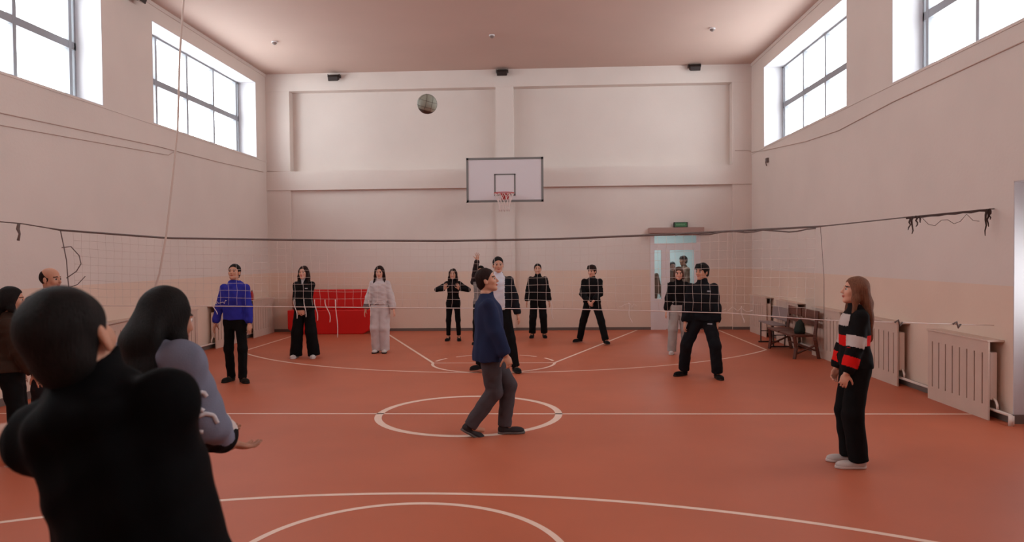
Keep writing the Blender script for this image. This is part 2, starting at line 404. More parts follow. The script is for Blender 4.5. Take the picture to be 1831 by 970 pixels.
for k in range(NS):
    for sg in (1, -1):
        pts = []
        for j in range(9):
            z = -.42*j/8; a = 2*pi*k/NS+sg*j*pi/NS*.5; pts.append((nr(z)*cos(a), -.33+nr(z)*sin(a), RZ+z))
        nb.tube(pts, .006, 5)
nb.build('hoop_net', M_netw, rim, True)
# wall bracket arms holding the board
b = MB()
for sx in (-.5, .5):
    for z in (.15, .9): b.tube([(sx, .03, z), (sx*.6, 1.35, z+.05)], .025, 8)
    b.tube([(sx, .03, .15), (sx*.6, 1.35, .95)], .018, 8)
b.box((-.55, .03, .12), (.55, .06, .18)); b.box((-.55, .03, .87), (.55, .06, .93)); b.build('wall_bracket', M_grey, e)

# ------------------------------------------------------------------ volleyball net
NY = 8.5
topc = [(-7.09, 2.42), (-6.61, 2.37), (-6.37, 2.35), (-5.85, 2.26), (-4.53, 2.15), (-2.49, 2.10), (-1.16, 2.08), (.16, 2.09), (1.46, 2.13), (3.15, 2.20), (4.18, 2.30), (5.09, 2.38)]
botc = [(-5.85, 1.36), (-5.35, 1.34), (-4.07, 1.33), (-2.17, 1.30), (.15, 1.27), (2.09, 1.21), (3.18, 1.12), (5.09, 1.05)]
zt = lambda x: float(np.interp(x, *zip(*topc))); zb = lambda x: float(np.interp(x, *zip(*botc)))
net = empty('volleyball_net', (AX, NY, 0)); tag(net, 'old white volleyball net strung across the hall between the side walls', 'net')
def npart(b, name, m, par=net):
    b.v = [(x-AX, y_-NY, z) for x, y_, z in b.v]; return b.build(name, m, par, True)
b = MB(); xs = np.linspace(-7.1, 5.1, 80); b.tube([(x, NY, zt(x)) for x in xs], [.012 if -5.9 < x < 3.2 else .007 for x in xs], 8); npart(b, 'top_rope', M_rope)
b = MB(); xs = np.linspace(-5.75, 5.1, 60); b.tube([(x, NY, zb(x)) for x in xs], .0055, 6); npart(b, 'bottom_cord', M_netw)
b = MB()
cols = np.arange(-5.7, 3.16, .1); rows = 9
def npt(x, j):     # slack mesh: wobble
    t = j/rows; z = zt(x)-.015+(zb(x)-zt(x)+.03)*t
    return (x+.004*sin(9*x+2.3*j)+.012*t*sin(1.7*x), NY+.006*sin(5*x+j), z+.004*sin(7*x+1.3*j)*(0 < j < rows))
for x in cols: b.tube([npt(x, j) for j in range(rows+1)], .0015, 4)
for j in range(1, rows): b.tube([npt(x, j) for x in cols], .0015, 4)
npart(b, 'net_mesh', M_netg)
b = MB(); b.tube([(-5.86, NY, 2.26), (-5.8, NY+.01, 1.9), (-5.78, NY, 1.66), (-5.75, NY, 1.36)], .006, 6); npart(b, 'side_cord', M_rope); b = MB(); b.tube([(3.16, NY, 2.2), (3.2, NY, 1.6), (3.2, NY, 1.12)], .003, 6); npart(b, 'side_cord', M_rope)
def squig(pts, r, m, name='loose_string'):
    b = MB(); b.tube(pts, r, 6); npart(b, name, m)
squig([(-5.84, NY-.01, 2.05), (-5.72, NY-.02, 2.06), (-5.62, NY-.02, 1.95), (-5.6, NY-.02, 1.85), (-5.66, NY-.02, 1.76), (-5.79, NY-.01, 1.68)], .006, M_rope)
squig([(-5.79, NY-.01, 1.56), (-5.65, NY-.02, 1.60), (-5.55, NY-.02, 1.70)], .005, M_rope)
for x0, ln, wv in ((-3.0, .14, .03), (-2.88, .12, .02), (-2.75, .16, .03), (-2.62, .18, .05), (-2.5, .36, .02), (-4.0, .1, .05), (-2.1, .1, .02), (.05, .12, .03), (.95, .14, .04), (2.25, .1, .03)):
    squig([(x0+wv*(t/12+.3*sin(t*.5+x0)), NY-.012, zb(x0)+.09-(ln+.09)*t/12) for t in range(13)], .0045, M_netw)
rr = random.Random(3)
for x0, sp in ((-3.9, .16), (-2.0, .22), (.93, .2), (2.2, .35)):     # tangles of torn mesh lying on the lower cord
    squig([(x0-sp/2+sp*t/9+rr.uniform(-.02, .02), NY-.015, zb(x0)+.02+rr.uniform(0, .06)) for t in range(10)], .003, M_netw)
squig([(1.5+.1*t, NY-.015, zt(1.5+.1*t)+.014*sin(t*1.3)-.012-.02*(t > 10)) for t in range(17)], .009, M_rope)
squig([(-6.37, NY-.01, 2.35), (-6.38, NY-.015, 2.28), (-6.36, NY-.015, 2.22), (-6.38, NY-.015, 2.14)], [.016, .02, .012, .016], M_rope)
for x0, ln in ((4.15, .15), (4.19, .2), (4.23, .12), (4.27, .08), (5.0, .3), (5.03, .2), (5.05, .12)):
    squig([(x0+rr.uniform(-.015, .015), NY-.012, zt(x0)-ln*t/5) for t in range(6)], [.014, .012, .010, .008, .007, .004], M_tatter)
squig([(4.12+.09*t, NY-.008, zt(4.12+.09*t)-.012+.006*sin(3*t)) for t in range(11)], .012, M_tatter)
squig([(4.3+.07*t, NY-.01, zt(4.3+.07*t)-.03-.10*abs(sin(t*.9))) for t in range(10)], .003, M_tatter)
for x0 in (4.03, 4.68): squig([(x0-.04, NY-.01, zb(x0)), (x0, NY-.015, zb(x0)+.03), (x0+.02, NY-.015, zb(x0)-.04), (x0+.05, NY-.01, zb(x0))], .011, M_rope)
# rope hanging from the ceiling on the left
cr_pts = [(-3.98, 8.2, 6.56), (-4.07, 8.2, 5.6), (-4.13, 8.2, 4.88), (-4.19, 8.2, 4.24), (-4.23, 8.2, 3.4), (-4.31, 8.2, 2.76), (-4.39, 8.2, 2.18), (-4.48, 8.2, 1.73), (-4.59, 8.2, 1.4), (-4.76, 8.2, 1.21), (-5.13, 8.2, 1.13), (-5.6, 8.25, 1.15), (-6.4, 8.3, 1.3), (-7.1, 8.4, 1.5)]
tag(MB().tube(cr_pts, .012, 8).build('hanging_cord', mat('off white cord', (205, 186, 176), .8), smooth=True), 'long pale cord hanging from the ceiling and swept to the left wall', 'cord')

# ------------------------------------------------------------------ ball
e = empty('ball', (-1.33, 8.2, 3.63)); tag(e, 'grey-green leather ball in mid-air above the net', 'ball')
def sphere_mb(r, n=32, m_=20, mf=None):
    b = MB(); vs = []
    for i in range(m_+1):
        th = pi*i/m_
        for j in range(n): vs.append((r*sin(th)*cos(2*pi*j/n), r*sin(th)*sin(2*pi*j/n), r*cos(th)))
    for i in range(m_):
        for j in range(n):
            jj = (j+1) % n; f = (i*n+j, (i+1)*n+j, (i+1)*n+jj, i*n+jj); b.f.append(list(f)); b.m.append(mf(i, j) if mf else 0)
    b.v = vs; return b
bo = sphere_mb(.112, 36, 24, lambda i, j: 1 if i > 16 or False else 0).build('ball_skin', [M_ball, M_balldark], e, True); bo.rotation_euler = (.3, .2, .4)  # lower cap takes the darker colour, towards the underside
b = MB()
for ax_ in range(3):
    for off in (-.035, .035):
        rr_ = sqrt(.1125**2-off**2); pts = []
        for t in range(40):
            a = 2*pi*t/40; p = [rr_*cos(a), rr_*sin(a)]; p.insert(ax_, off); pts.append(p)
        b.tube(pts, .0018, 4, closed=True)
b.build('ball_seams', M_balldark, bo, True)

# ------------------------------------------------------------------ radiators and covers
def make_cover():
    L_, HH = 1.28, .9
    e = empty('radiator_cover', (0, 0, 0))
    # local: wall at x=0, room towards -x, runs from y=0 (near end) to y=L_
    b = MB(); x0, x1 = -.175, -.155
    b.box((x0, 0, 0), (x1, L_, .17)); b.box((x0, 0, .75), (x1, L_, HH-.02))
    ns = 8; edge = .11; pitch = (L_-2*edge)/(ns-1) if ns > 1 else 0; sw = .022; ys = [edge+pitch*k for k in range(ns)]
    prev = 0
    for yy in ys: b.box((x0, prev, .17), (x1, yy-sw/2, .75)); prev = yy+sw/2
    b.box((x0, prev, .17), (x1, L_, .75))
    b.build('front_panel', M_cover, e)
    MB().box((-.19, -.01, HH-.02), (0, L_+.01, HH)).build('top_shelf', M_cover, e, bevel=.004)
    return e
def make_radiator():
    e = empty('radiator', (0, 0, 0)); b = MB()
    b.box((-.13, .04, .22), (-.05, 1.22, .76)); 
    b.build('radiator_panel', M_rad, e, bevel=.01)
    b = MB()
    for k in range(28): b.box((-.142, .05+k*.0415, .16), (-.131, .085+k*.0415, .76))
    b.build('slot_shade_strips', mat('dark brown slot shade', (92, 72, 64), .7), e)  # strips added behind the cover slots, the dark of the interior put into their colour
    p = MB(); p.tube([(-.09, .06, .24), (-.09, .0, .22), (-.09, -.03, .17), (-.09, -.03, .131)], .014, 8)
    p.build('radiator_pipe', M_rad, e, True)
    return e
cov0 = make_cover(); rad0 = make_radiator()
RY = [(8.32, 'nearest in the row'), (10.42, 'second nearest in the row'), (12.42, 'third, near the bench'), (14.5, 'behind the brown bench'), (16.52, 'beside the back corner')]
LY = [(10.75, 'nearest in view'), (12.8, 'behind the hooded girl'), (14.87, 'left of the blue hoodie'), (16.85, 'under the red bottle')]
first = True
for side, lst in (('right', RY), ('left', LY)):
    for yy, lab in lst:
        c = cov0 if first else copy_tree(cov0); r = rad0 if first else copy_tree(rad0); first = False
        for o, nm, g_ in ((c, 'cream slotted radiator cover', 'radiator covers'), (r, 'white radiator inside its cover', 'radiators')):
            tag(o, '%s, %s wall, %s' % (nm, side, lab), 'radiator cover' if o is c else 'radiator', '%s along the %s wall' % (g_, side))
            if side == 'right': o.location = (WR-.001, yy, 0)
            else: o.location = (WL+.001, yy, 0); o.scale = (-1, 1, 1)
for x, s, lab in ((WR, -1, 'right'), (WL, 1, 'left')):
    b = MB(); b.tube([(x+s*.09, 8.05 if s < 0 else 10.6, .11), (x+s*.09, 18.1, .11)], .018, 8)
    if s < 0: b.tube([(x-.09, 8.05, .11), (x-.09, 8.05, .0)], .03, 8)
    tag(b.build('heating_pipe', M_rad, smooth=True), 'white heating pipe running low along the %s wall' % lab, 'pipe')
# red bottle on left cover
e = empty('drink_bottle', (-7.0, 16.92, .9)); tag(e, 'red bottle standing on the far left radiator cover', 'bottle')
MB().tube([(0, 0, 0), (0, 0, .01), (0, 0, .13), (0, 0, .18), (0, 0, .21)], [.042, .048, .046, .026, .018], 16).build('bottle_body', M_redd, e, True)
MB().tube([(0, 0, .205), (0, 0, .235)], .02, 12).build('bottle_cap', mat('dark red cap', (110, 26, 30), .5), e, True)

# ------------------------------------------------------------------ benches on the right
def bench_brown():
    e = empty('wooden_bench', (4.42, 13.1, 0)); tag(e, 'dark brown wooden two-seat bench by the right wall, nearer of the two', 'bench')
    Ln = 1.5; xb = .36
    def leg(pts, name='leg'):
        b = MB()
        for i in range(len(pts)-1):
            b.tube([pts[i], pts[i+1]], .032, 4)
        b.build(name, M_wood, e)
    for yy in (.02, Ln-.02):
        leg([(0, yy, 0), (.03, yy, .2), (.0, yy, .41)]); leg([(xb+.07, yy, 0), (xb, yy, .35), (xb, yy, .44), (xb+.05, yy, .86)], 'back_post')
        b = MB(); b.tube([(0, yy, .08), (xb+.02, yy, .25)], .018, 4); b.build('side_brace', M_wood, e)
    for a, c in ((.03, .74), (.8, Ln-.03)):
        b = MB(); b.box((-.04, a, .39), (.38, c, .43)); b.build('seat', M_wood, e, bevel=.01)
        b = MB()
        for z, x, hh in ((.58, xb+.02, .09), (.70, xb+.035, .16)): b.box((x-.012, a, z), (x+.012, c, z+hh))
        b.build('backrest', M_wood, e, bevel=.006)
    b = MB(); b.tube([(xb+.02, 0, .15), (xb+.02, Ln, .15)], .018, 4); b.build('stretcher', M_wood, e)
bench_brown()
def bench_grey():
    e = empty('folding_bench', (4.55, 14.68, 0)); tag(e, 'grey-backed metal-framed bench by the right wall, farther of the two', 'bench')
    Ln = .97
    MB().box((-.03, 0, .44), (.25, Ln, .462)).build('seat', M_greyboard, e, bevel=.004)
    b = MB(); b.prism([(.24, .53), (.262, .53), (.30, .78), (.278, .78)], 1, 0, Ln); 
    b.build('backrest', M_greyboard, e, bevel=.004)
    for yy in (.06, Ln-.06):
        b = MB(); b.tube([(.0, yy, .02), (0, yy, .44)], .013, 6); b.tube([(.22, yy, .02), (.25, yy, .5), (.28, yy, .6)], .013, 6)
        b.tube([(-.05, yy, .02), (.38, yy, .02)], .016, 6); b.tube([(0, yy, .25), (.22, yy, .25)], .01, 6); b.build('leg_frame', M_steel, e)
bench_grey()
e = MB(); e.tube([(4.60, 13.38, .432), (4.60, 13.38, .5), (4.61, 13.4, .62), (4.62, 13.4, .68)], [.09, .10, .07, .02], 12)
tag(e.build('bag', M_green, smooth=True, loc=(4.6, 13.38, .432)), 'small dark green bag standing on the brown bench', 'bag')

# red gym mat block in the left back corner
e = empty('gym_mat', (-5.35, 17.8, 0)); tag(e, 'bright red gym mat stacked against the left of the back wall', 'gym mat')
b = MB(); b.prism([(-.86, .0), (.84, .0), (1.04, .14), (1.04, .60), (-1.05, .60), (-1.05, .14)], 1, -.2, .38); b.build('mat_base', M_red, e, bevel=.02)
b = MB(); b.prism([(-.84, .60), (.9, .60), (.9, 1.09), (-.82, 1.09)], 1, .02, .40); b.build('mat_back', M_red, e, bevel=.02)

# ------------------------------------------------------------------ people: implicit surfaces meshed with sparse surface nets
V = lambda *a: np.array(a, float)
def nrm(v): v = np.asarray(v, float); return v/(np.linalg.norm(v)+1e-12)
def ln(q): return np.sqrt(np.einsum('ij,ij->i', q, q))
def cone(a, b, ra, rb):
    a = V(*a); b = V(*b); ba = b-a; bb = float(ba@ba)+1e-12
    def f(P):
        q = P-a; t = np.clip(q@ba/bb, 0, 1); return ln(q-t[:, None]*ba)-(ra+(rb-ra)*t)
    return f
def ell(c, r, R=None):
    c = V(*c); r = V(*r)
    def f(P):
        q = P-c
        if R is not None: q = q@R
        k0 = ln(q/r); k1 = ln(q/(r*r))+1e-9; return k0*(k0-1)/k1
    return f
def loft(o, R, secs, zmin=None, zmax=None, rnd=.0, pw=2.3):
    # elliptical sections stacked along the local z; secs = (z, rx, ry, cy)
    o = V(*o); s = np.array(secs, float)
    zz = np.linspace(s[0, 0], s[-1, 0], 40)
    def sm(c):       # smooth interpolation
        y_ = np.interp(zz, s[:, 0], c); 
        for _ in range(3): y_[1:-1] = (y_[:-2]+2*y_[1:-1]+y_[2:])/4
        return y_
    A, B, Cc = sm(s[:, 1]), sm(s[:, 2]), sm(s[:, 3])
    z0 = s[0, 0] if zmin is None else zmin; z1 = s[-1, 0] if zmax is None else zmax
    def f(P):
        q = (P-o)@R; z = q[:, 2]; rx = np.interp(z, zz, A); ry = np.interp(z, zz, B); cy = np.interp(z, zz, Cc)
        x = np.abs(q[:, 0]); y = np.abs(q[:, 1]-cy)
        k = ((x/rx)**pw+(y/ry)**pw)**(1/pw)
        g = sqrt(1)*np.sqrt((x/(rx*rx))**2+(y/(ry*ry))**2)+1e-6
        d = (k-1)*np.maximum(np.minimum(k/g, np.maximum(rx, ry)), np.minimum(rx, ry)*.6)
        return np.maximum(np.maximum(d, z-z1), z0-z)
    return f
def smin(a, b, k):
    h = np.maximum(k-np.abs(a-b), 0)/k; return np.minimum(a, b)-h*h*k*.25
def U(fs, k=.02):
    def f(P):
        d = fs[0](P)
        for g_ in fs[1:]: d = smin(d, g_(P), k) if k > 0 else np.minimum(d, g_(P))
        return d
    return f
def cut(f, *planes):     # keeps the side the normal points away from; planes = (point, normal)
    pl = [(V(*p), nrm(n)) for p, n in planes]
    def g_(P):
        d = f(P)
        for p, n in pl: d = np.maximum(d, (P-p)@n)
        return d
    return g_
def sub(f, h, k=.004):
    return lambda P: -smin(-f(P), h(P), k)
def folds(f, amp, fr, seed=0, aniso=(1, 1, 1)):
    r_ = np.random.RandomState(seed); W = r_.normal(size=(5, 3))*fr*np.array(aniso); ph = r_.uniform(0, 6.28, 5)
    def g_(P):
        n_ = 0
        for i in range(5): n_ = n_+np.sin(P@W[i]+ph[i]+.8*np.sin(P@W[(i+2) % 5]*.6))
        return f(P)+amp*n_/2.5
    return g_

def mesh_sdf(f, lo, hi, h):
    """sparse surface nets: refine cells that may hold the surface, then one vertex per crossing cell"""
    lo = V(*lo); hi = V(*hi); lev = 4; s = h*2**lev
    n_ = np.ceil((hi-lo)/s).astype(int)+1
    c = np.stack(np.meshgrid(*[np.arange(k_) for k_ in n_], indexing='ij'), -1).reshape(-1, 3)
    off = np.array([[i, j, k_] for i in (0, 1) for j in (0, 1) for k_ in (0, 1)])
    for l in range(lev, -1, -1):
        s = h*2**l; d = np.abs(f(lo+(c+.5)*s)); c = c[d < s*.87*1.9+.004]
        if l: c = (c[:, None, :]*2+off[None]).reshape(-1, 3)
    B = int((c.max()+4)); key = lambda q: (q[:, 0]*B+q[:, 1])*B+q[:, 2]
    cor = (c[:, None, :]+off[None]).reshape(-1, 3); ku, inv = np.unique(key(cor), return_inverse=True)
    pu = np.stack([ku//(B*B), (ku//B) % B, ku % B], -1); vals = f(lo+pu*h)[inv].reshape(-1, 8)
    ins = vals < 0; act = ins.any(1) & ~ins.all(1); c = c[act]; vals = vals[act]; ins = ins[act]
    order = np.argsort(key(c)); c = c[order]; vals = vals[order]; ins = ins[order]
    acc = np.zeros((len(c), 3)); cnt = np.zeros(len(c))
    for a in range(8):
        for b_ in range(a+1, 8):
            if np.abs(off[a]-off[b_]).sum() != 1: continue
            m_ = ins[:, a] != ins[:, b_]
            t = vals[m_, a]/(vals[m_, a]-vals[m_, b_]); acc[m_] += off[a]+t[:, None]*(off[b_]-off[a]); cnt[m_] += 1
    vert = lo+(c+acc/cnt[:, None])*h
    kc = key(c); quads = []
    for ax_ in range(3):
        e = np.zeros(3, int); e[ax_] = 1; u = np.zeros(3, int); u[(ax_+1) % 3] = 1; v = np.zeros(3, int); v[(ax_+2) % 3] = 1
        ib = {tuple(o_): i for i, o_ in enumerate(off)}; i0 = 0; i1 = ib[tuple(e)]
        m_ = ins[:, i0] != ins[:, i1]; base = c[m_]; sg = ins[m_, i0]
        ids = []; ok = np.ones(len(base), bool)
        for dd in (0*u, -u, -u-v, -v):
            kk = key(base+dd); p_ = np.searchsorted(kc, kk); p_ = np.clip(p_, 0, len(kc)-1); ok &= kc[p_] == kk; ids.append(p_)
        q = np.stack(ids, -1); q[~sg] = q[~sg][:, ::-1]; quads.append(q[ok])
    return vert, np.concatenate(quads)
def sdf_obj(name, f, lo, hi, h, mats, parent, matfn=None):
    v, q = mesh_sdf(f, lo, hi, h)
    me = bpy.data.meshes.new(name); me.vertices.add(len(v)); me.vertices.foreach_set('co', v.astype(np.float32).ravel())
    me.loops.add(len(q)*4); me.polygons.add(len(q)); me.loops.foreach_set('vertex_index', q.astype(np.int32).ravel())
    me.polygons.foreach_set('loop_start', np.arange(0, len(q)*4, 4, dtype=np.int32)); 
    for m in (mats if isinstance(mats, (list, tuple)) else [mats]): me.materials.append(m)
    if matfn is not None: me.polygons.foreach_set('material_index', matfn(v[q].mean(1)).astype(np.int32))
    me.update(calc_edges=True); me.validate(); me.polygons.foreach_set('use_smooth', [True]*len(me.polygons))
    o = bpy.data.objects.new(name, me); COL.objects.link(o); o.parent = parent; return o

def Rx(a): return np.array([[1, 0, 0], [0, cos(a), -sin(a)], [0, sin(a), cos(a)]])
def Ry(a): return np.array([[cos(a), 0, sin(a)], [0, 1, 0], [-sin(a), 0, cos(a)]])
def Rz(a): return np.array([[cos(a), -sin(a), 0], [sin(a), cos(a), 0], [0, 0, 1]])
def ik(a, b, l1, l2, pole):
    d = b-a; L_ = np.linalg.norm(d); Lm = min(L_, (l1+l2)*.999); u = d/L_; b = a+u*Lm
    x = (l1*l1-l2*l2+Lm*Lm)/(2*Lm); hgt = sqrt(max(0, l1*l1-x*x)); p = np.asarray(pole, float); p = nrm(p-(p@u)*u)
    return a+u*x+p*hgt, b

SKIN = {}
def skin_mats(tone):
    if tone not in SKIN:
        c = {'fair': (214, 160, 136), 'mid': (196, 142, 116), 'tan': (170, 116, 92)}[tone]
        SKIN[tone] = [mat(tone+' skin', c, .55, noise=.05, nscale=14), mat(tone+' lips', (c[0]-22, c[1]-52, c[2]-42), .45), mat(tone+' brow hair', (46, 32, 26), .8)]
    return SKIN[tone]
HAIRM = {}
def hair_mat(n, c):
    if n not in HAIRM: HAIRM[n] = mat(n+' hair', c, .65, noise=.3, nscale=14, stretch=(9, 9, 1), bump=.7, bscale=30, spec=.15)
    return HAIRM[n]
CLOTH = {}
def cloth(n, c, r_=.85):
    if n not in CLOTH: CLOTH[n] = mat(n, c, r_, noise=.08, nscale=6, bump=.15, bscale=160, spec=.1)
    return CLOTH[n]
M_eye = mat('eye white', (214, 204, 198), .25); M_iris = mat('dark iris', (40, 26, 20), .2)

def hand_prims(wr, dr, pn, side, S, curl=.35, thumb=.5, spread=.06):
    """wr wrist, dr towards the fingers, pn palm normal (palm faces it); side +1 right hand, -1 left"""
    dr = nrm(dr); pn = nrm(pn-(pn@dr)*dr); tx = nrm(np.cross(dr, pn))*side      # towards the thumb side
    R = np.stack([tx, dr, pn], 1); p = lambda x, y, z: wr+R@V(x, y, z)*S
    palm = [ell(p(0, .052, 0), V(.041, .052, .0165)*S, R), ell(p(.022, .03, .010), V(.018, .032, .014)*S, R)]
    pr = []
    for i, (x, L_, a0) in enumerate(((.029, .074, .10), (.0095, .082, .02), (-.0105, .076, -.05), (-.029, .060, -.13))):
        a = a0+spread*(1.5-i); base = V(x, .088-(.004 if i in (0, 3) else 0)-(.004 if i == 3 else 0), 0); cang = curl*(.7+.12*i); q = base; r0 = .0092 if i < 3 else .0082
        ang = cang*.5
        for j, fr_ in enumerate((.45, .31, .24)):
            d = V(sin(a)*cos(ang), cos(a)*cos(ang), sin(ang)); q2 = q+d*L_*fr_
            pr.append(cone(p(*q), p(*q2), (r0-.0007*j)*S, (r0-.0007*(j+1))*S)); q = q2; ang += cang*(1.1 if j == 0 else .8)
    q = V(.026, .022, .006)
    for j, (L_, r0) in enumerate(((.042, .0135), (.032, .0105), (.026, .009))):
        an = .95-.28*j*(1-thumb*.3); d = nrm(V(sin(an), cos(an), .35+.25*curl*j)); q2 = q+d*L_; pr.append(cone(p(*q), p(*q2), r0*S, (r0-.0015)*S)); q = q2
    fing = U(pr, .0035*S); pl_ = U(palm, .012*S)
    return U([pl_, fing], .007*S)

def person(label, loc, rz, Ht=1.75, hip=None, hoff=(0, 0), lean=0, side=0, twist=0, feet=None, footyaw=(8, -8), heel=(0, 0),
           hands=None, poles=None, palm=None, curl=.35, head=(0, 0, 0), neck_f=0, skin='mid', hair='short', haircol=('black', (22, 17, 16)), hairlen=.3,
           top=None, legs=None, shoes=None, res=.008, nape_low=0, shrug=0, neckdrop=0, hscale=1, build=1.0, fem=False, kneep=None, spread=.06, extras=None, sit_hair=True, legless=False):
    S = Ht/1.75; root = empty('person', loc, radians(rz)); tag(root, label, 'person')
    top = dict(dict(col=('black knit', (24, 22, 22)), loose=.02, hem=-.06, sleeve=1.0, collar=.03, slv=.018), **(top or {}))
    legs = dict(dict(col=('black trouser', (20, 19, 20)), th=.098, kn=.075, cf=.068, z=.075), **(legs or {}))
    shoes = dict(dict(col=('black shoe', (24, 22, 22)), sole=('dark sole', (50, 44, 42))), **(shoes or {}))
    hipz = hip if hip else .960*S
    P0 = V(hoff[0], hoff[1], hipz)
    R = Rz(radians(twist))@Ry(radians(side))@Rx(radians(-lean)); Rp = Rz(radians(twist*.4))@Ry(radians(side*.5))@Rx(radians(-lean*.5))
    sw = (.150 if fem else .172)*S*build; tp = lambda x, y, z: P0+R@V(x*S, y*S, z*S)
    neckb = tp(0, -.012, .545)
    yaw, pit, rol = head; Rh = R@Rz(radians(yaw))@Ry(radians(rol))@Rx(radians(pit)) if True else None
    hc = neckb+R@V(0, (.016+neck_f)*S, .055*S-neckdrop)+Rh@V(0, .012*S, .085*S)     # skull centre
    HS = S**.4*1.07*hscale
    if feet is None: feet = ((-.11, 0), (.11, 0))
    hj = [P0+Rp@V(-.088*S, 0, -.035*S), P0+Rp@V(.088*S, 0, -.035*S)]
    J = []
    for i in (0, 1):
        fy = radians(footyaw[i]); hl = heel[i]; z = .085*S+(feet[i][2] if len(feet[i]) > 2 else 0)
        ank = V(feet[i][0], feet[i][1], z); pole = V(-sin(fy), cos(fy), 0) if kneep is None or kneep[i] is None else V(*kneep[i])
        kn, an = ik(hj[i], ank, .428*S, .418*S, pole); J.append((hj[i], kn, an, fy, hl))
    sh = [tp(-sw/S, -.01, .448+shrug), tp(sw/S, -.01, .448+shrug)]
    if hands is None: hands = ((-.27, .06, .80), (.27, .06, .80))
    A = []
    for i in (0, 1):
        pole = V(*(poles[i] if poles and poles[i] is not None else ((-.5 if i == 0 else .5), -1, -.1)))
        e_, w_ = ik(sh[i], V(*hands[i]), .285*S, .25*S, pole); A.append((sh[i], e_, w_))
    # ---- body: one continuous surface
    fw = 1.04 if fem else 1.0
    torso = loft(P0, R, [(z*S, rx*S*build, ry*S, cy*S) for z, rx, ry, cy in ((-.09, .10, .08, 0), (-.02, .155*fw, .105, -.01), (.06, .145*fw, .10, -.005), (.17, .125 if not fem else .11, .088, .005), (.30, .145 if not fem else .128, .105, .008), (.42, .146 if not fem else .132, .102, 0), (.47, .115, .08, -.008), (.51, .07, .06, -.012), (.56, .048, .048, -.012))])
    body = [torso]
    for i in (0, 1):
        s_, e_, w_ = A[i]; body += [ell(s_, V(.052, .052, .052)*S)]
    trunk = U(body, .05*S)
    hp = lambda x, y, z: hc+Rh@(V(x, y, z)*HS)
    nk = cone(neckb-R@V(0, 0, .03*S), hp(0, -.022, -.055), (.054 if not fem else .047)*S, (.052 if not fem else .045)*HS)
    limbs = []
    for i in (0, 1):
        s_, e_, w_ = A[i]; limbs.append(U([cone(s_, e_, .048*S, .037*S), cone(e_, e_+(w_-e_)*.45, .038*S, .036*S), cone(e_+(w_-e_)*.3, w_, .037*S, .0265*S)], .02*S))
        h_, k_, a_, fy, hl = J[i]; fd = V(-sin(fy), cos(fy), 0)
        limbs.append(U([cone(h_, k_, .078*S, .052*S), cone(k_, k_+(a_-k_)*.35+fd*-.01, .052*S, .054*S), cone(k_+(a_-k_)*.3, a_, .052*S, .036*S), cone(a_+V(0, 0, -.03*S), a_+fd*.13*S+V(0, 0, -.055*S), .034*S, .024*S)], .02*S))
    hnds = []
    pd = []
    for i in (0, 1):
        s_, e_, w_ = A[i]; sd = 1 if i else -1
        dr = nrm(w_-e_)
        if palm and palm[i] is not None:
            pn, hd = palm[i]; 
            if hd is not None: dr = nrm(hd)
            pn = V(*pn)
        else: pn = V(-sd*.9, -.2, 0); 
        pd.append((w_, dr)); cl = curl[i] if isinstance(curl, (list, tuple)) else curl
        hnds.append(hand_prims(w_+dr*.0, dr, pn, -sd if False else sd*(-1), S*.97, cl, .5, spread))
    # head
    hd = [ell(hp(0, -.012, .028), V(.074, .093, .086)*HS, Rh), ell(hp(0, .020, -.030), V(.058, .068, .084)*HS, Rh),
          cone(hp(-.036, .004, -.062), hp(-.010, .062, -.096), .024*HS, .018*HS), cone(hp(.036, .004, -.062), hp(.010, .062, -.096), .024*HS, .018*HS),
          ell(hp(-.034, .058, -.026), V(.022, .02, .022)*HS, Rh), ell(hp(.034, .058, -.026), V(.022, .02, .022)*HS, Rh)]
    head_s = U(hd, .022*HS)
    head_s = U([head_s, ell(hp(0, .076, .019), V(.046, .014, .009)*HS, Rh)], .012*HS)
    head_s = sub(sub(head_s, ell(hp(-.030, .095, .001), V(.016, .014, .010)*HS, Rh), .012*HS), ell(hp(.030, .095, .001), V(.016, .014, .010)*HS, Rh), .012*HS)
    nose = U([cone(hp(0, .084, .006), hp(0, .104, -.030), .0075*HS, .0105*HS), ell(hp(-.009, .098, -.034), V(.007, .009, .006)*HS, Rh), ell(hp(.009, .098, -.034), V(.007, .009, .006)*HS, Rh)], .006*HS)
    lips = U([ell(hp(0, .0865, -.0575), V(.022, .009, .0048)*HS, Rh), ell(hp(0, .0855, -.0665), V(.018, .009, .0055)*HS, Rh)], .003*HS)
    ears = U([U([ell(hp(s_*.076, -.006, -.008), V(.008, .018, .030)*HS, Rh@Rz(s_*.3)), ell(hp(s_*.074, -.002, -.032), V(.007, .011, .012)*HS, Rh)], .008) for s_ in (-1, 1)], .001)
    head_s = U([head_s, nose], .010*HS); head_s = U([head_s, lips, ears], .005*HS)
    bodyf = U([trunk]+limbs, .03*S); bodyf = U([bodyf, nk], .035*S); bodyf = U([bodyf, head_s], .018*S); bodyf = U([bodyf]+hnds, .008*S)
    if legless: pass
    allp = np.array([hc, P0]+[x for a in A for x in a]+[x for j_ in J for x in j_[:3]]); lo = allp.min(0)-.24; hi = allp.max(0)+.24; lo[2] = max(lo[2], -.03)
    sk = skin_mats(skin)
    def face_m(Pc):
        q = (Pc-hc)@Rh/HS; m = np.zeros(len(Pc), int)
        m[(np.abs(q[:, 0]) < .023) & (q[:, 1] > .080) & (q[:, 2] < -.053) & (q[:, 2] > -.072) & (lips(Pc) < .003)] = 1
        ax_ = np.abs(q[:, 0]); zb_ = .0235-.12*np.maximum(ax_-.032, 0)
        m[(ax_ > .012) & (ax_ < .050) & (q[:, 1] > .05) & (np.abs(q[:, 2]-zb_) < .0048)] = 2
        return m
    bo = sdf_obj('body', bodyf, lo, hi, res, sk, root, face_m)
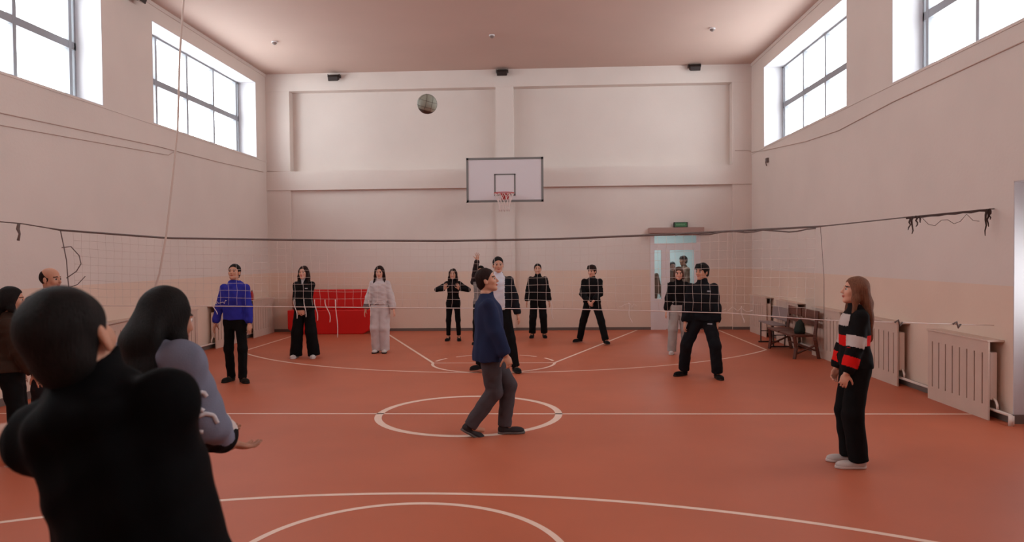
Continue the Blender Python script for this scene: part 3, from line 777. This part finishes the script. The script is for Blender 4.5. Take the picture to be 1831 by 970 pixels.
    for s_ in (-1, 1):
        p_ = hp(s_*.030, .0725, .0005); rr_ = .0128*HS
        b_ = sphere_mb(rr_, 12, 10, lambda i, j: 1 if i < 3 else 0); o = b_.build('eye', [M_eye, M_iris], root, True)
        o.location = p_; Q = Rh@Rx(radians(-90)); o.rotation_euler = Matrix(Q.tolist()).to_euler()
    # ---- trousers
    tr = []; lg = legs; zc = lg['z']
    hips = loft(P0, Rp, [(-.16*S, .10*S, .08*S, 0), (-.10*S, .165*S*build, .115*S, -.012*S), (-.02*S, .172*fw*S*build, .122*S, -.012*S), (.05*S, .158*fw*S*build, .113*S, -.006*S), (.115*S, .150*S*build, .105*S, 0)])
    for i in (0, 1):
        h_, k_, a_, fy, hl = J[i]; t = lg['th']*S; kk = lg['kn']*S; cf_ = lg['cf']*S
        end = a_+(a_-k_)*.04; shin = nrm(a_-k_)
        hem = a_+shin*((.085-zc)*S*1.0)
        leg_ = U([cone(h_+V(0, 0, -.02), k_, t, kk), cone(k_, hem+shin*.02, kk, cf_)], .03*S)
        tr.append(cut(leg_, (hem, shin)))
    legf = smin_leg = (lambda P, a=tr[0], b=tr[1]: smin(a(P), b(P), .012*S))
    trf = folds(U([hips, legf], .045*S), .0035*S, 34, sum(map(ord, label)) % 1000, (1, 1, .9))
    tlo = np.array([x for j_ in J for x in j_[:3]]+[P0]).min(0)-.22; thi = np.array([x for j_ in J for x in j_[:3]]+[P0]).max(0)+.22; tlo[2] = max(.012, tlo[2])
    cm = [cloth(*lg['col'])]+[cloth(*c_) for c_ in lg.get('more', [])]
    def trm(Pc):
        m = np.zeros(len(Pc), int)
        if lg.get('fn'): m = lg['fn'](Pc, J, S)
        return m
    sdf_obj('trousers', trf, tlo, thi, res, cm, root, trm)
    # ---- top
    tl = top['loose']; hz = top['hem']
    secs = [(hz-.03, .165+tl, .112+tl, -.01), (0.0, .160*fw+tl, .112+tl, -.01), (.09, .142+tl, .105+tl, -.003), (.18, .132+tl, .098+tl, .004), (.30, .146+tl*.9, .110+tl*.8, .006), (.42, .152+tl*.6, .108+tl*.6, 0), (.47, .140+tl*.35, .094+tl*.4, -.006), (.51, .100, .078, -.012), (.545, .066, .062, -.012)]
    if fem: secs = [(z, rx*(.93 if z > .05 else 1), ry, cy) for z, rx, ry, cy in secs]
    if top.get('hemr'): secs = [(z, rx*(top['hemr'] if z < .05 else 1), ry*(top['hemr'] if z < .05 else 1), cy) for z, rx, ry, cy in secs]
    if top.get('secmul'): secs = [(z, rx*float(np.interp(z, *top['secmul'])), ry*float(np.interp(z, *top['secmul'])), cy) for z, rx, ry, cy in secs]
    tt = loft(P0, R, [(z*S, rx*S*build, ry*S, cy*S) for z, rx, ry, cy in secs], zmin=hz*S)
    sl = []; sr = top['slv']
    for i in (0, 1):
        s_, e_, w_ = A[i]; f_ = nrm(w_-e_); L_ = top['sleeve'] if not isinstance(top['sleeve'], (list, tuple)) else top['sleeve'][i]
        cuff = e_+(w_-e_)*L_; ch = top.get('cuffr', .8)
        up = cone(s_+R@V(0, 0, -.004), e_, (.047+sr*.45)*S, (.042+sr*1.0)*S); 
        fa = U([up, cone(e_, cuff-f_*.05*S, (.042+sr*1.0)*S, (.036+sr*.9)*S), cone(cuff-f_*.05*S, cuff+f_*.02, (.034+sr*.9)*S, (.028+sr*ch*.5)*S)], .015*S)
        if L_ < 0: cuff = e_+(s_-e_)*(-L_); f_ = nrm(e_-s_); fa = cone(s_, e_, (.050+sr)*S, (.052+sr)*S)
        sl.append(cut(fa, (cuff, f_)))
    colr = cut(cone(neckb-R@V(0, 0, .04*S), neckb+R@V(0, .012*S, (.02+top['collar'])*S), .074*S, .064*S), (neckb+R@V(0, .0, top['collar']*S), R@V(0, -.25, 1)))
    parts = [tt, colr]
    if shrug: parts += [cone(neckb-R@V(0, .01, .03), s_+R@V(0, 0, -.012), .074*S, .056*S) for s_ in sh]
    if top.get('hood'): parts += [ell(tp(0, -.085, .50), V(.105, .05, .055)*S, R), cone(tp(-.06, .03, .53), tp(0, .085, .475), .028*S, .02*S), cone(tp(.06, .03, .53), tp(0, .085, .475), .028*S, .02*S)]
    tf = U(parts, .03*S); tf = U([tf]+sl, .055*S)
    tf = folds(tf, top.get('fold', .0045)*S, 30, (sum(map(ord, label))+77) % 1000, (1, 1, 1.1))
    under = U([trunk]+[cone(A[i][0], A[i][1], .050*S, .040*S) for i in (0, 1) if not (isinstance(top['sleeve'], tuple) and top['sleeve'][i] < 0)], .02*S)     # the cloth always clears the body
    und = cut(lambda P, f=under: f(P)-.011, (tp(0, 0, .53+shrug*1.6), R@V(0, 0, 1)), (tp(0, 0, hz+.01), R@V(0, 0, -1)))
    tf = U([tf, und], .01*S)
    tlo = np.array([x for a in A for x in a]+[P0, neckb]).min(0)-.2; thi = np.array([x for a in A for x in a]+[P0, neckb]).max(0)+.2; tlo[2] -= .12
    tm = [cloth(*top['col'])]+[cloth(*c_) for c_ in top.get('more', [])]
    def tmf(Pc):
        if top.get('fn'): return top['fn']((Pc-P0)@R/S, Pc, A, S)
        return np.zeros(len(Pc), int)
    to = sdf_obj(top.get('name', 'jacket'), tf, tlo, thi, res, tm, root, tmf)
    # ---- shoes
    for i in (0, 1):
        h_, k_, a_, fy, hl = J[i]; F = Rz(fy)@Rx(radians(-hl)); o = a_-V(0, 0, .085*S)
        piv = V(0, .13*S, 0)
        # rotating about the ball of the foot is done by feet z; here only tilt about the ankle
        g_ = lambda x, y_, z: a_+F@(V(x, y_, z-.085)*S)
        up = U([ell(g_(0, .10, .035), V(.046, .10, .036)*S, F), ell(g_(0, -.01, .045), V(.038, .055, .045)*S, F), cone(g_(0, -.015, .05), g_(0, -.012, .10), .042*S, .042*S), ell(g_(0, .13, .03), V(.046, .07, .028)*S, F)], .03*S)
        up = cut(up, (g_(0, 0, .022), F@V(0, 0, -1)), (g_(0, 0, .108), F@V(0, 0, 1)))
        so = U([ell(g_(0, .13, .012), V(.052, .085, .10)*S, F), ell(g_(0, -.012, .012), V(.041, .058, .10)*S, F), ell(g_(0, .06, .012), V(.042, .09, .10)*S, F)], .02*S)
        so = cut(so, (g_(0, 0, .026), F@V(0, 0, 1)), (g_(0, 0, .001), F@V(0, 0, -1)))
        hs = min(res, .006); c0 = a_-V(.0, 0, .0)
        so_o = sdf_obj('shoe', up, c0-.25, c0+.25, hs, cloth(*shoes['col'], .6), root)
        sdf_obj('shoe_sole', so, c0-.25, c0+.25, hs, cloth(*shoes['sole'], .6), so_o)
    # ---- hair
    hm = hair_mat(*haircol)
    hl = lambda n_: V(*(Rh@V(*n_)))
    cap = ell(hp(0, -.016, .036), V(.0815, .099, .090)*HS, Rh)
    if hair == 'long' or hair == 'bob':
        cap = U([cap, ell(hp(0, -.035, 0), V(.083, .082, .09)*HS, Rh)], .02)
        face = (hp(0, .078, .078), hl((0, .93, -.36)))
        cap = cut(cap, face)
        # opening in front of the ears
        down = hp(0, -.06, -.05); Lh = hairlen*S; bk = V(*(R@V(0, -1, 0)))
        dn = nrm(-R[:, 2]*.6+V(0, 0, -.6)); tip = neckb+R@V(0, -.115*S, 0)+dn*(Lh-.06)
        def slab(a, b, ra, rb, fl_=.5):
            ax_ = nrm(b-a); sx = Rh[:, 0]; sx = nrm(sx-(sx@ax_)*ax_); sy = np.cross(ax_, sx); W_ = np.stack([sx, sy/fl_, ax_], 0)
            aa, bb = W_@a, W_@b; c_ = cone(aa, bb, ra, rb); return lambda P: c_(P@W_.T)*fl_**.5
        q0, q1, q2 = hp(0, -.040, .0), neckb+R@V(0, -.075*S, .035*S), neckb+R@V(0, -.098*S, 0)+dn*(Lh-.06)*.4
        mass = [slab(q0, q1, .078*HS, .084*HS, .72), slab(q1, q2, .084*HS, .084*HS, .55), slab(q2, tip, .082*HS, .058*HS, .42)] if Lh > .12 else [slab(q0, q1, .078*HS, .07*HS, .72)]
        if hairlen > .12 or hair == 'bob':
            fl_ = min(hairlen, .3)*S
            for s_ in (-1, 1):
                a0 = hp(s_*.066, .012, .03); a1 = hp(s_*.079, .006, -.075); a2 = a1+R@V(s_*.022*S, .035*S, 0)+dn*fl_*.8
                mass += [cone(a0, a1, .024*HS, .024*HS), cone(a1, a2, .026*HS, .012*HS)]
        hf = U([cap]+mass, .035)
    else:
        thick = hair == 'mop'; e_ = .006 if thick else 0
        cap = ell(hp(0, -.014, .038), V(.0815+e_, .099+e_*.6, .090+e_)*HS, Rh)
        nape = ell(hp(0, -.048, -.022), V(.066+e_, .060+e_, .068)*HS, Rh)
        cap = U([cap, nape], .02)
        fz = -.045-(.012 if thick else 0)
        if hair == 'bald': hf = sub(ell(hp(0, -.02, .02), V(.079, .092, .085)*HS, Rh), ell(hp(0, .05, .09), V(.11, .11, .10)*HS, Rh), .006)
        else: hf = cap
        hf = sub(hf, ell(hp(0, .092, fz), V(.128, .085, .115)*HS, Rh), .008)
        hf = cut(hf, (hp(0, -.02, -.05-.012*nape_low), hl((0, .55, -1))))
        if thick:
            tuft = [cone(hp(x, .05, .098), hp(x*1.2+.006, .098-abs(x)*.5, .052-.25*abs(x)), .017*HS, .008*HS) for x in (-.056, -.040, -.024, -.008, .008, .024, .040, .056)]
            hf = U([hf]+tuft, .010)
    hf = folds(hf, .0016 if hair in ('short', 'bald') else .0030, 95 if hair in ('short', 'bald') else 60, 5, (1, 1, .25))
    hb = .16+(hairlen+.12)*(hair in ('long', 'bob'))*S
    hres = min(res, .006)
    sdf_obj('hair', hf, hc-V(.2, .2+hb*.6, hb+.12), hc+V(.2, .2+hb*.6, .2), hres, hm, root)
    info = dict(root=root, P0=P0, R=R, S=S, A=A, J=J, hc=hc, Rh=Rh, HS=HS, tp=tp, hp=hp, top=to, tf=tf)
    if extras: extras(info)
    return info

# ---- the cast. Local frame: person faces +y, own right is +x; rz = 180 looks at the camera
def line_fn(bands):
    pass
BK = ('black knit', (22, 20, 21)); BT = ('black trouser', (19, 18, 19))
def zip_fn(L, P, A, S):      # dark jacket with pale zip
    m = np.zeros(len(P), int); m[(np.abs(L[:, 0]) < .008) & (L[:, 1] > .04) & (L[:, 2] > 0)] = 1; return m

person('boy in a blue hoodie and black trousers standing left, gazing up', (-4.78, 10.9, 0), 172, 1.79, feet=((-.13, .03), (.11, -.05)), footyaw=(50, -5), hands=((-.27, .05, .85), (.30, .08, .85)),
       head=(8, 14, 0), skin='mid', top=dict(col=('royal blue fleece', (48, 50, 150)), hood=True, loose=.022, hem=-.02, slv=.02, collar=.01, name='hoodie'), legs=dict(th=.09, kn=.068, cf=.060, z=.065),
       shoes=dict(col=('dark boot leather', (34, 32, 28)), sole=('dark sole', (40, 36, 34))), build=1.02)
person('long-haired girl in a black track jacket with hands clasped, before the red mat', (-4.58, 13.5, 0), 180, 1.72, fem=True, feet=((-.17, 0), (.17, 0)), hands=((-.05, .20, .90), (.05, .20, .90)), poles=((-1, -.4, -.3), (1, -.4, -.3)),
       palm=((( -.2, -.9, .3), (.8, .15, -.35)), ((.2, -.9, .3), (-.8, .15, -.35))), curl=.8, head=(-6, 4, 0), skin='fair', hair='long', haircol=('dark brown', (40, 22, 18)), hairlen=.26,
       top=dict(col=BK, loose=.045, hem=-.03, slv=.035, more=[('white stripe knit', (170, 166, 168))], fn=lambda L, P, A, S: np.where((np.abs(L[:, 0]) < .03-.35*(.53-L[:, 2])) & (L[:, 2] > .45) & (L[:, 1] > .04) | ((np.abs(L[:, 0]-.0+.09) < .025) & (np.abs(L[:, 2]-.385) < .009) & (L[:, 1] > 0)), 1, 0)),
       legs=dict(col=BT, th=.105, kn=.108, cf=.118, z=.045), shoes=dict(col=('white shoe', (196, 188, 184)), sole=('white sole', (205, 196, 192))))
person('girl in a white tracksuit with wavy dark hair, standing right of the red mat', (-3.29, 14.2, 0), 180, 1.70, fem=True, feet=((-.08, 0), (.08, 0)), hands=((-.29, .06, .82), (.29, .06, .82)), head=(4, -4, 0), skin='fair', hair='long', haircol=('dark brown', (40, 22, 18)), hairlen=.17,
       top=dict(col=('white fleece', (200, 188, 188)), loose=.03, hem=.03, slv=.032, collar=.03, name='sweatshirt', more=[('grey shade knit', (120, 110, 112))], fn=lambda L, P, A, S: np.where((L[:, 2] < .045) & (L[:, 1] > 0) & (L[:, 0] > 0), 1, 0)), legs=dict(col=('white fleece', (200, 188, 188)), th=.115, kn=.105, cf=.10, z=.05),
       shoes=dict(col=('white shoe', (186, 180, 176)), sole=('dark sole', (50, 44, 42))))
person('girl in black with elbows raised and hands at her chest, left of the walking man', (-2.09, 16.2, 0), 180, 1.59, fem=True, feet=((-.12, 0), (.12, 0)), hands=((-.15, .17, 1.17), (.17, .17, 1.17)), poles=((-1, -.2, -.35), (1, -.2, -.35)), palm=(((0, -1, 0), (.3, .1, 1)), ((0, -1, 0), (-.3, .1, 1))), curl=.5,
       head=(0, 6, 0), skin='mid', hair='long', haircol=('dark brown', (40, 22, 18)), hairlen=.14, top=dict(col=BK, loose=.015, hem=-.06, slv=.02), legs=dict(col=BT, th=.085, kn=.062, cf=.05, z=.13), shoes=dict(sole=('dark sole', (40, 36, 34))))
# tall boy right behind the walking man
def shirt_front(info): pass
person('tall boy in an open black jacket over a white t-shirt behind the walking man', (-.78, 11.8, 0), 180, 1.86, feet=((-.27, .05), (.33, -.10)), footyaw=(20, -40), hands=((-.35, .02, .78), (.30, .1, .84)), head=(10, 2, 0), skin='mid', hair='short',
       top=dict(col=('black nylon', (26, 26, 32)), loose=.03, hem=.0, slv=.028, more=[('white jersey', (205, 205, 215))], fn=lambda L, P, A, S: np.where((np.abs(L[:, 0]) < .105) & (L[:, 1] > .02) & (L[:, 2] < .60), 1, 0)), legs=dict(col=BT, th=.1, kn=.08, cf=.07))
person('person in a grey vest with one arm raised high, mostly hidden behind the walking man', (-1.40, 15.5, 0), 180, 1.66, feet=((-.12, 0), (.13, 0)), hands=((-.22, .08, .86), (.04, .12, 1.90)), poles=(None, (1, .2, -.1)), palm=(None, ((0, 1, 0), (0, 0, 1))), curl=.15, spread=.22,
       head=(0, 5, 0), skin='mid', hair='short', top=dict(col=('dark checked shirt', (44, 36, 38)), loose=.02, hem=-.05, slv=.02, more=[('grey quilt', (128, 122, 120))], fn=lambda L, P, A, S: np.where((np.abs(L[:, 0]) < .17) & (L[:, 2] < .46), 1, 0)), legs=dict(col=BT, th=.09, kn=.07, cf=.06))
person('boy in a loose black jacket and trousers right of the walking man, arms down', (-.19, 16.7, 0), 180, 1.68, feet=((-.14, 0), (.14, 0)), hands=((-.27, .04, .77), (.27, .04, .77)), head=(0, 8, 0), skin='mid', hair='short',
       top=dict(col=BK, loose=.045, hem=-.04, slv=.03, fold=.006), legs=dict(col=BT, th=.1, kn=.088, cf=.078, z=.11))
person('boy in black with feet wide apart and hands held low, left of the glazed door', (.98, 15.55, 0), 180, 1.68, hip=.90, hoff=(.0, .0), lean=6, feet=((-.27, .22), (.26, -.20)), footyaw=(15, -50), hands=((-.02, .26, .93), (.10, .27, .92)), poles=((-1, -.6, -.2), (1, -.6, -.2)), head=(-30, 2, 0), curl=.6,
       skin='fair', hair='mop', haircol=('dark brown', (38, 26, 22)), top=dict(col=BK, loose=.035, hem=-.02, slv=.03, fold=.006), legs=dict(col=BT, th=.098, kn=.082, cf=.074))
person('person in a black top and light grey trousers standing before the glazed door', (2.52, 13.9, 0), 178, 1.63, fem=True, feet=((-.13, 0), (.14, .02)), footyaw=(12, -12), hands=((-.26, .06, .80), (.25, .05, .77)), head=(-4, -4, 0), skin='fair', hair='bob', haircol=('brown', (84, 56, 44)), hairlen=.02,
       top=dict(col=BK, loose=.02, hem=.035, slv=.026, collar=.02, name='sweatshirt'), legs=dict(col=('light grey fleece', (166, 160, 156)), th=.108, kn=.095, cf=.088, z=.055), shoes=dict(col=('white shoe', (196, 188, 184)), sole=('white sole', (205, 196, 192))))
person('boy in a black tracksuit in a wide stance, right of the glazed door', (2.37, 11.26, 0), 176, 1.77, hip=.93, hoff=(-.03, 0), feet=((-.23, .13), (.24, -.13)), footyaw=(10, -50), hands=((-.24, .08, .82), (.24, .06, .84)), lean=2, head=(-48, 2, 0), skin='mid', hair='mop', curl=.5,
       top=dict(col=('black tracksuit', (26, 26, 30)), loose=.04, hem=-.05, slv=.032, collar=.03, fold=.006, more=[('silver logo print', (150, 156, 164))], fn=lambda L, P, A, S: np.where((L[:, 1] > 0) & ((np.abs(L[:, 0]+.08) < .03) & (np.abs(L[:, 2]-.40) < .012)), 1, 0)),
       legs=dict(col=('black tracksuit', (26, 26, 30)), th=.11, kn=.088, cf=.082, z=.09, more=[('silver logo print', (150, 156, 164))], fn=lambda P, J, S: np.where((np.abs(P[:, 0]+.12) < .035) & (np.abs(P[:, 2]-.83) < .008) & (P[:, 1] > 0), 1, 0)))
# walking man, seen in profile facing right
person('man in a navy sweatshirt and grey trousers walking across the centre circle', (-.58, 7.62, 0), -80, 1.80, hip=.935, hoff=(.0, -.03), lean=-1, feet=((-.03, .13), (.04, -.24, .03)), footyaw=(-4, 4), heel=(0, 30),
       hands=((-.24, .10, .84), (.26, .13, .85)), poles=(None, (.2, -1, .1)), palm=(None, ((-.9, -.3, 0), None)), head=(-12, 12, 0), spread=.0, curl=1.0, skin='mid', hair='short', haircol=('dark brown', (44, 32, 28)),
       top=dict(col=('navy fleece', (38, 46, 74)), loose=.045, hem=-.13, slv=.03, collar=.012, fold=.006, name='sweatshirt'), legs=dict(col=('slate grey cotton', (72, 66, 70)), th=.112, kn=.086, cf=.070, z=.08),
       shoes=dict(col=('dark grey shoe', (52, 48, 50)), sole=('grey sole', (104, 98, 96))), res=.007, build=1.1)
# girl on the right, profile facing left
def band_fn(L, P, A, S):
    m = np.zeros(len(P), int); x, y_, z = L[:, 0], L[:, 1], L[:, 2]
    tors = (z > .175) & (z < .275); m[tors & (np.abs(y_) < .5)] = 1
    m[tors & (y_ > .075)] = 2; m[tors & (y_ < -.06)] = 2
    sh_ = (z > .36) & (z < .47) & (y_ > .05); m[sh_] = 1
    for i in (0, 1):
        s_, e_, w_ = A[i]; d = (P-e_); f_ = nrm(w_-e_); t = d@f_; rad = ln(d-t[:, None]*f_); arm = (rad < .075) & (t > .02)
        m[arm] = 0; m[arm & (t > .085) & (t < .175)] = 2
        f2 = nrm(s_-e_); d2 = P-e_; t2 = d2@f2; rad2 = ln(d2-t2[:, None]*f2); up_ = (rad2 < .088) & (t2 > -.01) & (t2 < .28) & (np.abs(x) > .11)
        m[up_] = 0; m[up_ & (t2 < .098) & (t2 > .0)] = 1
    return m
person('girl in profile on the right in a black top with red and white bands', (2.74, 6.56, 0), 84, 1.66, fem=True, feet=((-.10, 0), (.09, .02)), footyaw=(4, -4), hands=((-.19, .14, .80), (.19, .12, .78)), poles=((-.3, -1, 0), (.3, -1, 0)), head=(0, 9, 0), spread=.0, curl=.9, skin='fair', hair='long', haircol=('light brown', (120, 78, 58)), hairlen=.35,
       top=dict(col=BK, loose=.03, hem=-.03, slv=.03, collar=.012, name='sweatshirt', more=[('white panel knit', (196, 184, 180)), ('red panel knit', (214, 30, 28))], fn=band_fn), legs=dict(col=BT, th=.104, kn=.095, cf=.085, z=.07),
       shoes=dict(col=('white shoe', (196, 188, 184)), sole=('white sole', (205, 196, 192))), res=.007)
# leftmost person, cut by the frame
person('person in a dark brown jacket standing at the left edge, cut by the frame', (-4.98, 6.5, 0), -60, 1.63, fem=True, feet=((-.1, 0), (.1, 0)), hands=((-.27, .05, .78), (.20, .24, .78)), head=(0, 0, 0), skin='mid', hair='bob', hairlen=.05, haircol=('black', (11, 9, 8)),
       top=dict(col=('dark brown corduroy', (58, 42, 34)), loose=.05, hem=-.02, slv=.045, collar=.03), legs=dict(col=('black trouser', (19, 18, 19))), shoes=dict(col=('white shoe', (196, 188, 184)), sole=('white sole', (205, 196, 192))))
person('balding man in a dark suit standing far left, seen over the foreground boy', (-5.37, 7.6, 0), 205, 1.80, feet=((-.12, 0), (.12, 0)), hands=((-.27, .06, .82), (.27, .06, .82)), head=(62, 0, 0), skin='mid', hair='bald', haircol=('dark brown', (44, 32, 28)),
       top=dict(col=('charcoal wool', (34, 30, 32)), loose=.025, hem=-.12, slv=.02, more=[('white jersey', (205, 205, 215))], fn=lambda L, P, A, S: np.where((np.abs(L[:, 0]) < .05*np.clip((L[:, 2]-.2)/.3, 0, 1)) & (L[:, 1] > .03), 1, 0)), legs=dict(col=('charcoal wool', (34, 30, 32))))
# long-haired girl in grey-blue hoodie, near left, seen from behind
def letters(info):
    tp, A, S = info['tp'], info['A'], info['S']; s_, e_, w_ = A[1]; ax_ = nrm(e_-s_)
    out = nrm(info['R']@V(.75, -.75, 0)); out = nrm(out-(out@ax_)*ax_); tn = np.cross(ax_, out)
    def strk(pts, dx):
        b = MB(); q = []; tt_ = np.linspace(0, len(pts)-1, 28); pts = list(zip(np.interp(tt_, range(len(pts)), [a_[0] for a_ in pts]), np.interp(tt_, range(len(pts)), [a_[1] for a_ in pts])))
        for u_, v_ in pts:
            base = s_+ax_*(dx+v_); L0 = base+out*.03+tn*u_; dirn = nrm(out*.09+tn*u_*1.0)
            # march outwards to the sleeve surface
            t_ = np.linspace(0, .14, 71); Pm = base+tn*u_*.3+dirn*t_[:, None]; dd = info['tf'](Pm); k_ = np.argmax(dd > 0); q.append(Pm[k_]+dirn*.001)
        b.tube(q, .009, 6); b.build('sleeve_print', cloth('white print', (200, 196, 200)), info['top'], True)
    strk([(-.035, 0), (-.03, -.02), (-.005, -.032), (.025, -.026), (.036, -.004), (.022, .016), (-.002, .018), (.002, .034), (-.01, .05)], .155)
    strk([(-.038, .022), (-.036, -.012), (-.012, -.034), (.02, -.032), (.038, -.008), (.036, .024), (.01, .034)], .25)
person('long-haired girl in a grey-blue hoodie seen from behind, near left', (-1.60, 2.85, 0), -22, 1.80, fem=True, lean=5, shrug=.05, neckdrop=.035, feet=((-.14, 0), (.14, 0)), hands=((-.06, .30, 1.12), (.09, .32, 1.08)), poles=((-1, -.5, -.6), (.35, -.2, -1)), palm=(((0, 0, 1), (.5, .8, -.1)), ((0, 0, 1), (.1, .9, -.3))), curl=.4, head=(-6, -4, 0), skin='tan', hair='long', haircol=('black', (11, 9, 8)), hairlen=.34,
       top=dict(col=('grey blue fleece', (116, 120, 138)), loose=.035, hem=.10, slv=.042, collar=.02, hood=True, fold=.006, sleeve=.7, name='hoodie', more=[('white panel knit', (196, 184, 180)), BK], fn=lambda L, P, A, S: np.where((np.abs(L[:, 0]) < .2) & (L[:, 2] < .28), np.where(L[:, 2] < .20, 2, 1), 0)), legs=dict(col=BT), res=.006, extras=letters)
# boy in the foreground, back to the camera, leaning left
person('boy in a black sweatshirt with his back to the camera, in the near left corner', (-.872, 1.62, 0), 0, 1.92, hip=1.025, side=-17, nape_low=3, shrug=.035, neckdrop=.03, hscale=.94, feet=((-.28, 0), (.20, .1)), hands=((-.86, .16, 1.47), (-.06, .26, 1.14)), poles=((-.6, -.5, -1), (.15, -.3, -1)), palm=(((0, .3, 1), (-.9, .4, .1)), ((0, 0, 1), (-.5, .8, -.3))), curl=.35, head=(0, 16, 4), neck_f=-.02, skin='mid', hair='short', haircol=('black', (11, 9, 8)),
       top=dict(col=('black sweatshirt cotton', (6, 5, 7)), loose=.03, hem=-.10, slv=.012, hood=True, collar=.06, fold=.006, secmul=([-.12, .15, .4], [1.22, 1.1, 1]), sleeve=(-1.0, .9), name='sweatshirt'), legs=dict(col=BT), res=.006, build=.86)
# three people in the corridor behind the glazed door
person('person with short dark hair in brown behind the left pane of the glazed door', (2.76, 19.3, 0), 185, 1.66, hands=((-.27, .06, .80), (.27, .06, .80)), head=(0, 0, 0), skin='tan', top=dict(col=('brown wool', (122, 98, 86)), loose=.05), legs=dict(col=('brown wool', (122, 98, 86))), res=.011)
person('shorter person in the corridor facing the hall behind the door leaf glass', (3.44, 19.9, 0), 180, 1.66, hands=((-.27, .06, .80), (.27, .06, .80)), head=(0, 0, 0), skin='tan', top=dict(col=('brown wool', (122, 98, 86)), loose=.04), legs=dict(col=('brown wool', (122, 98, 86))), res=.011)
person('taller person in profile in the corridor at the right edge of the door glass', (3.86, 20.5, 0), 110, 1.82, hands=((-.27, .06, .80), (.27, .06, .80)), head=(0, 0, 0), skin='tan', hair='mop', top=dict(col=('brown wool', (122, 98, 86)), loose=.04), legs=dict(col=('brown wool', (122, 98, 86))), res=.011)
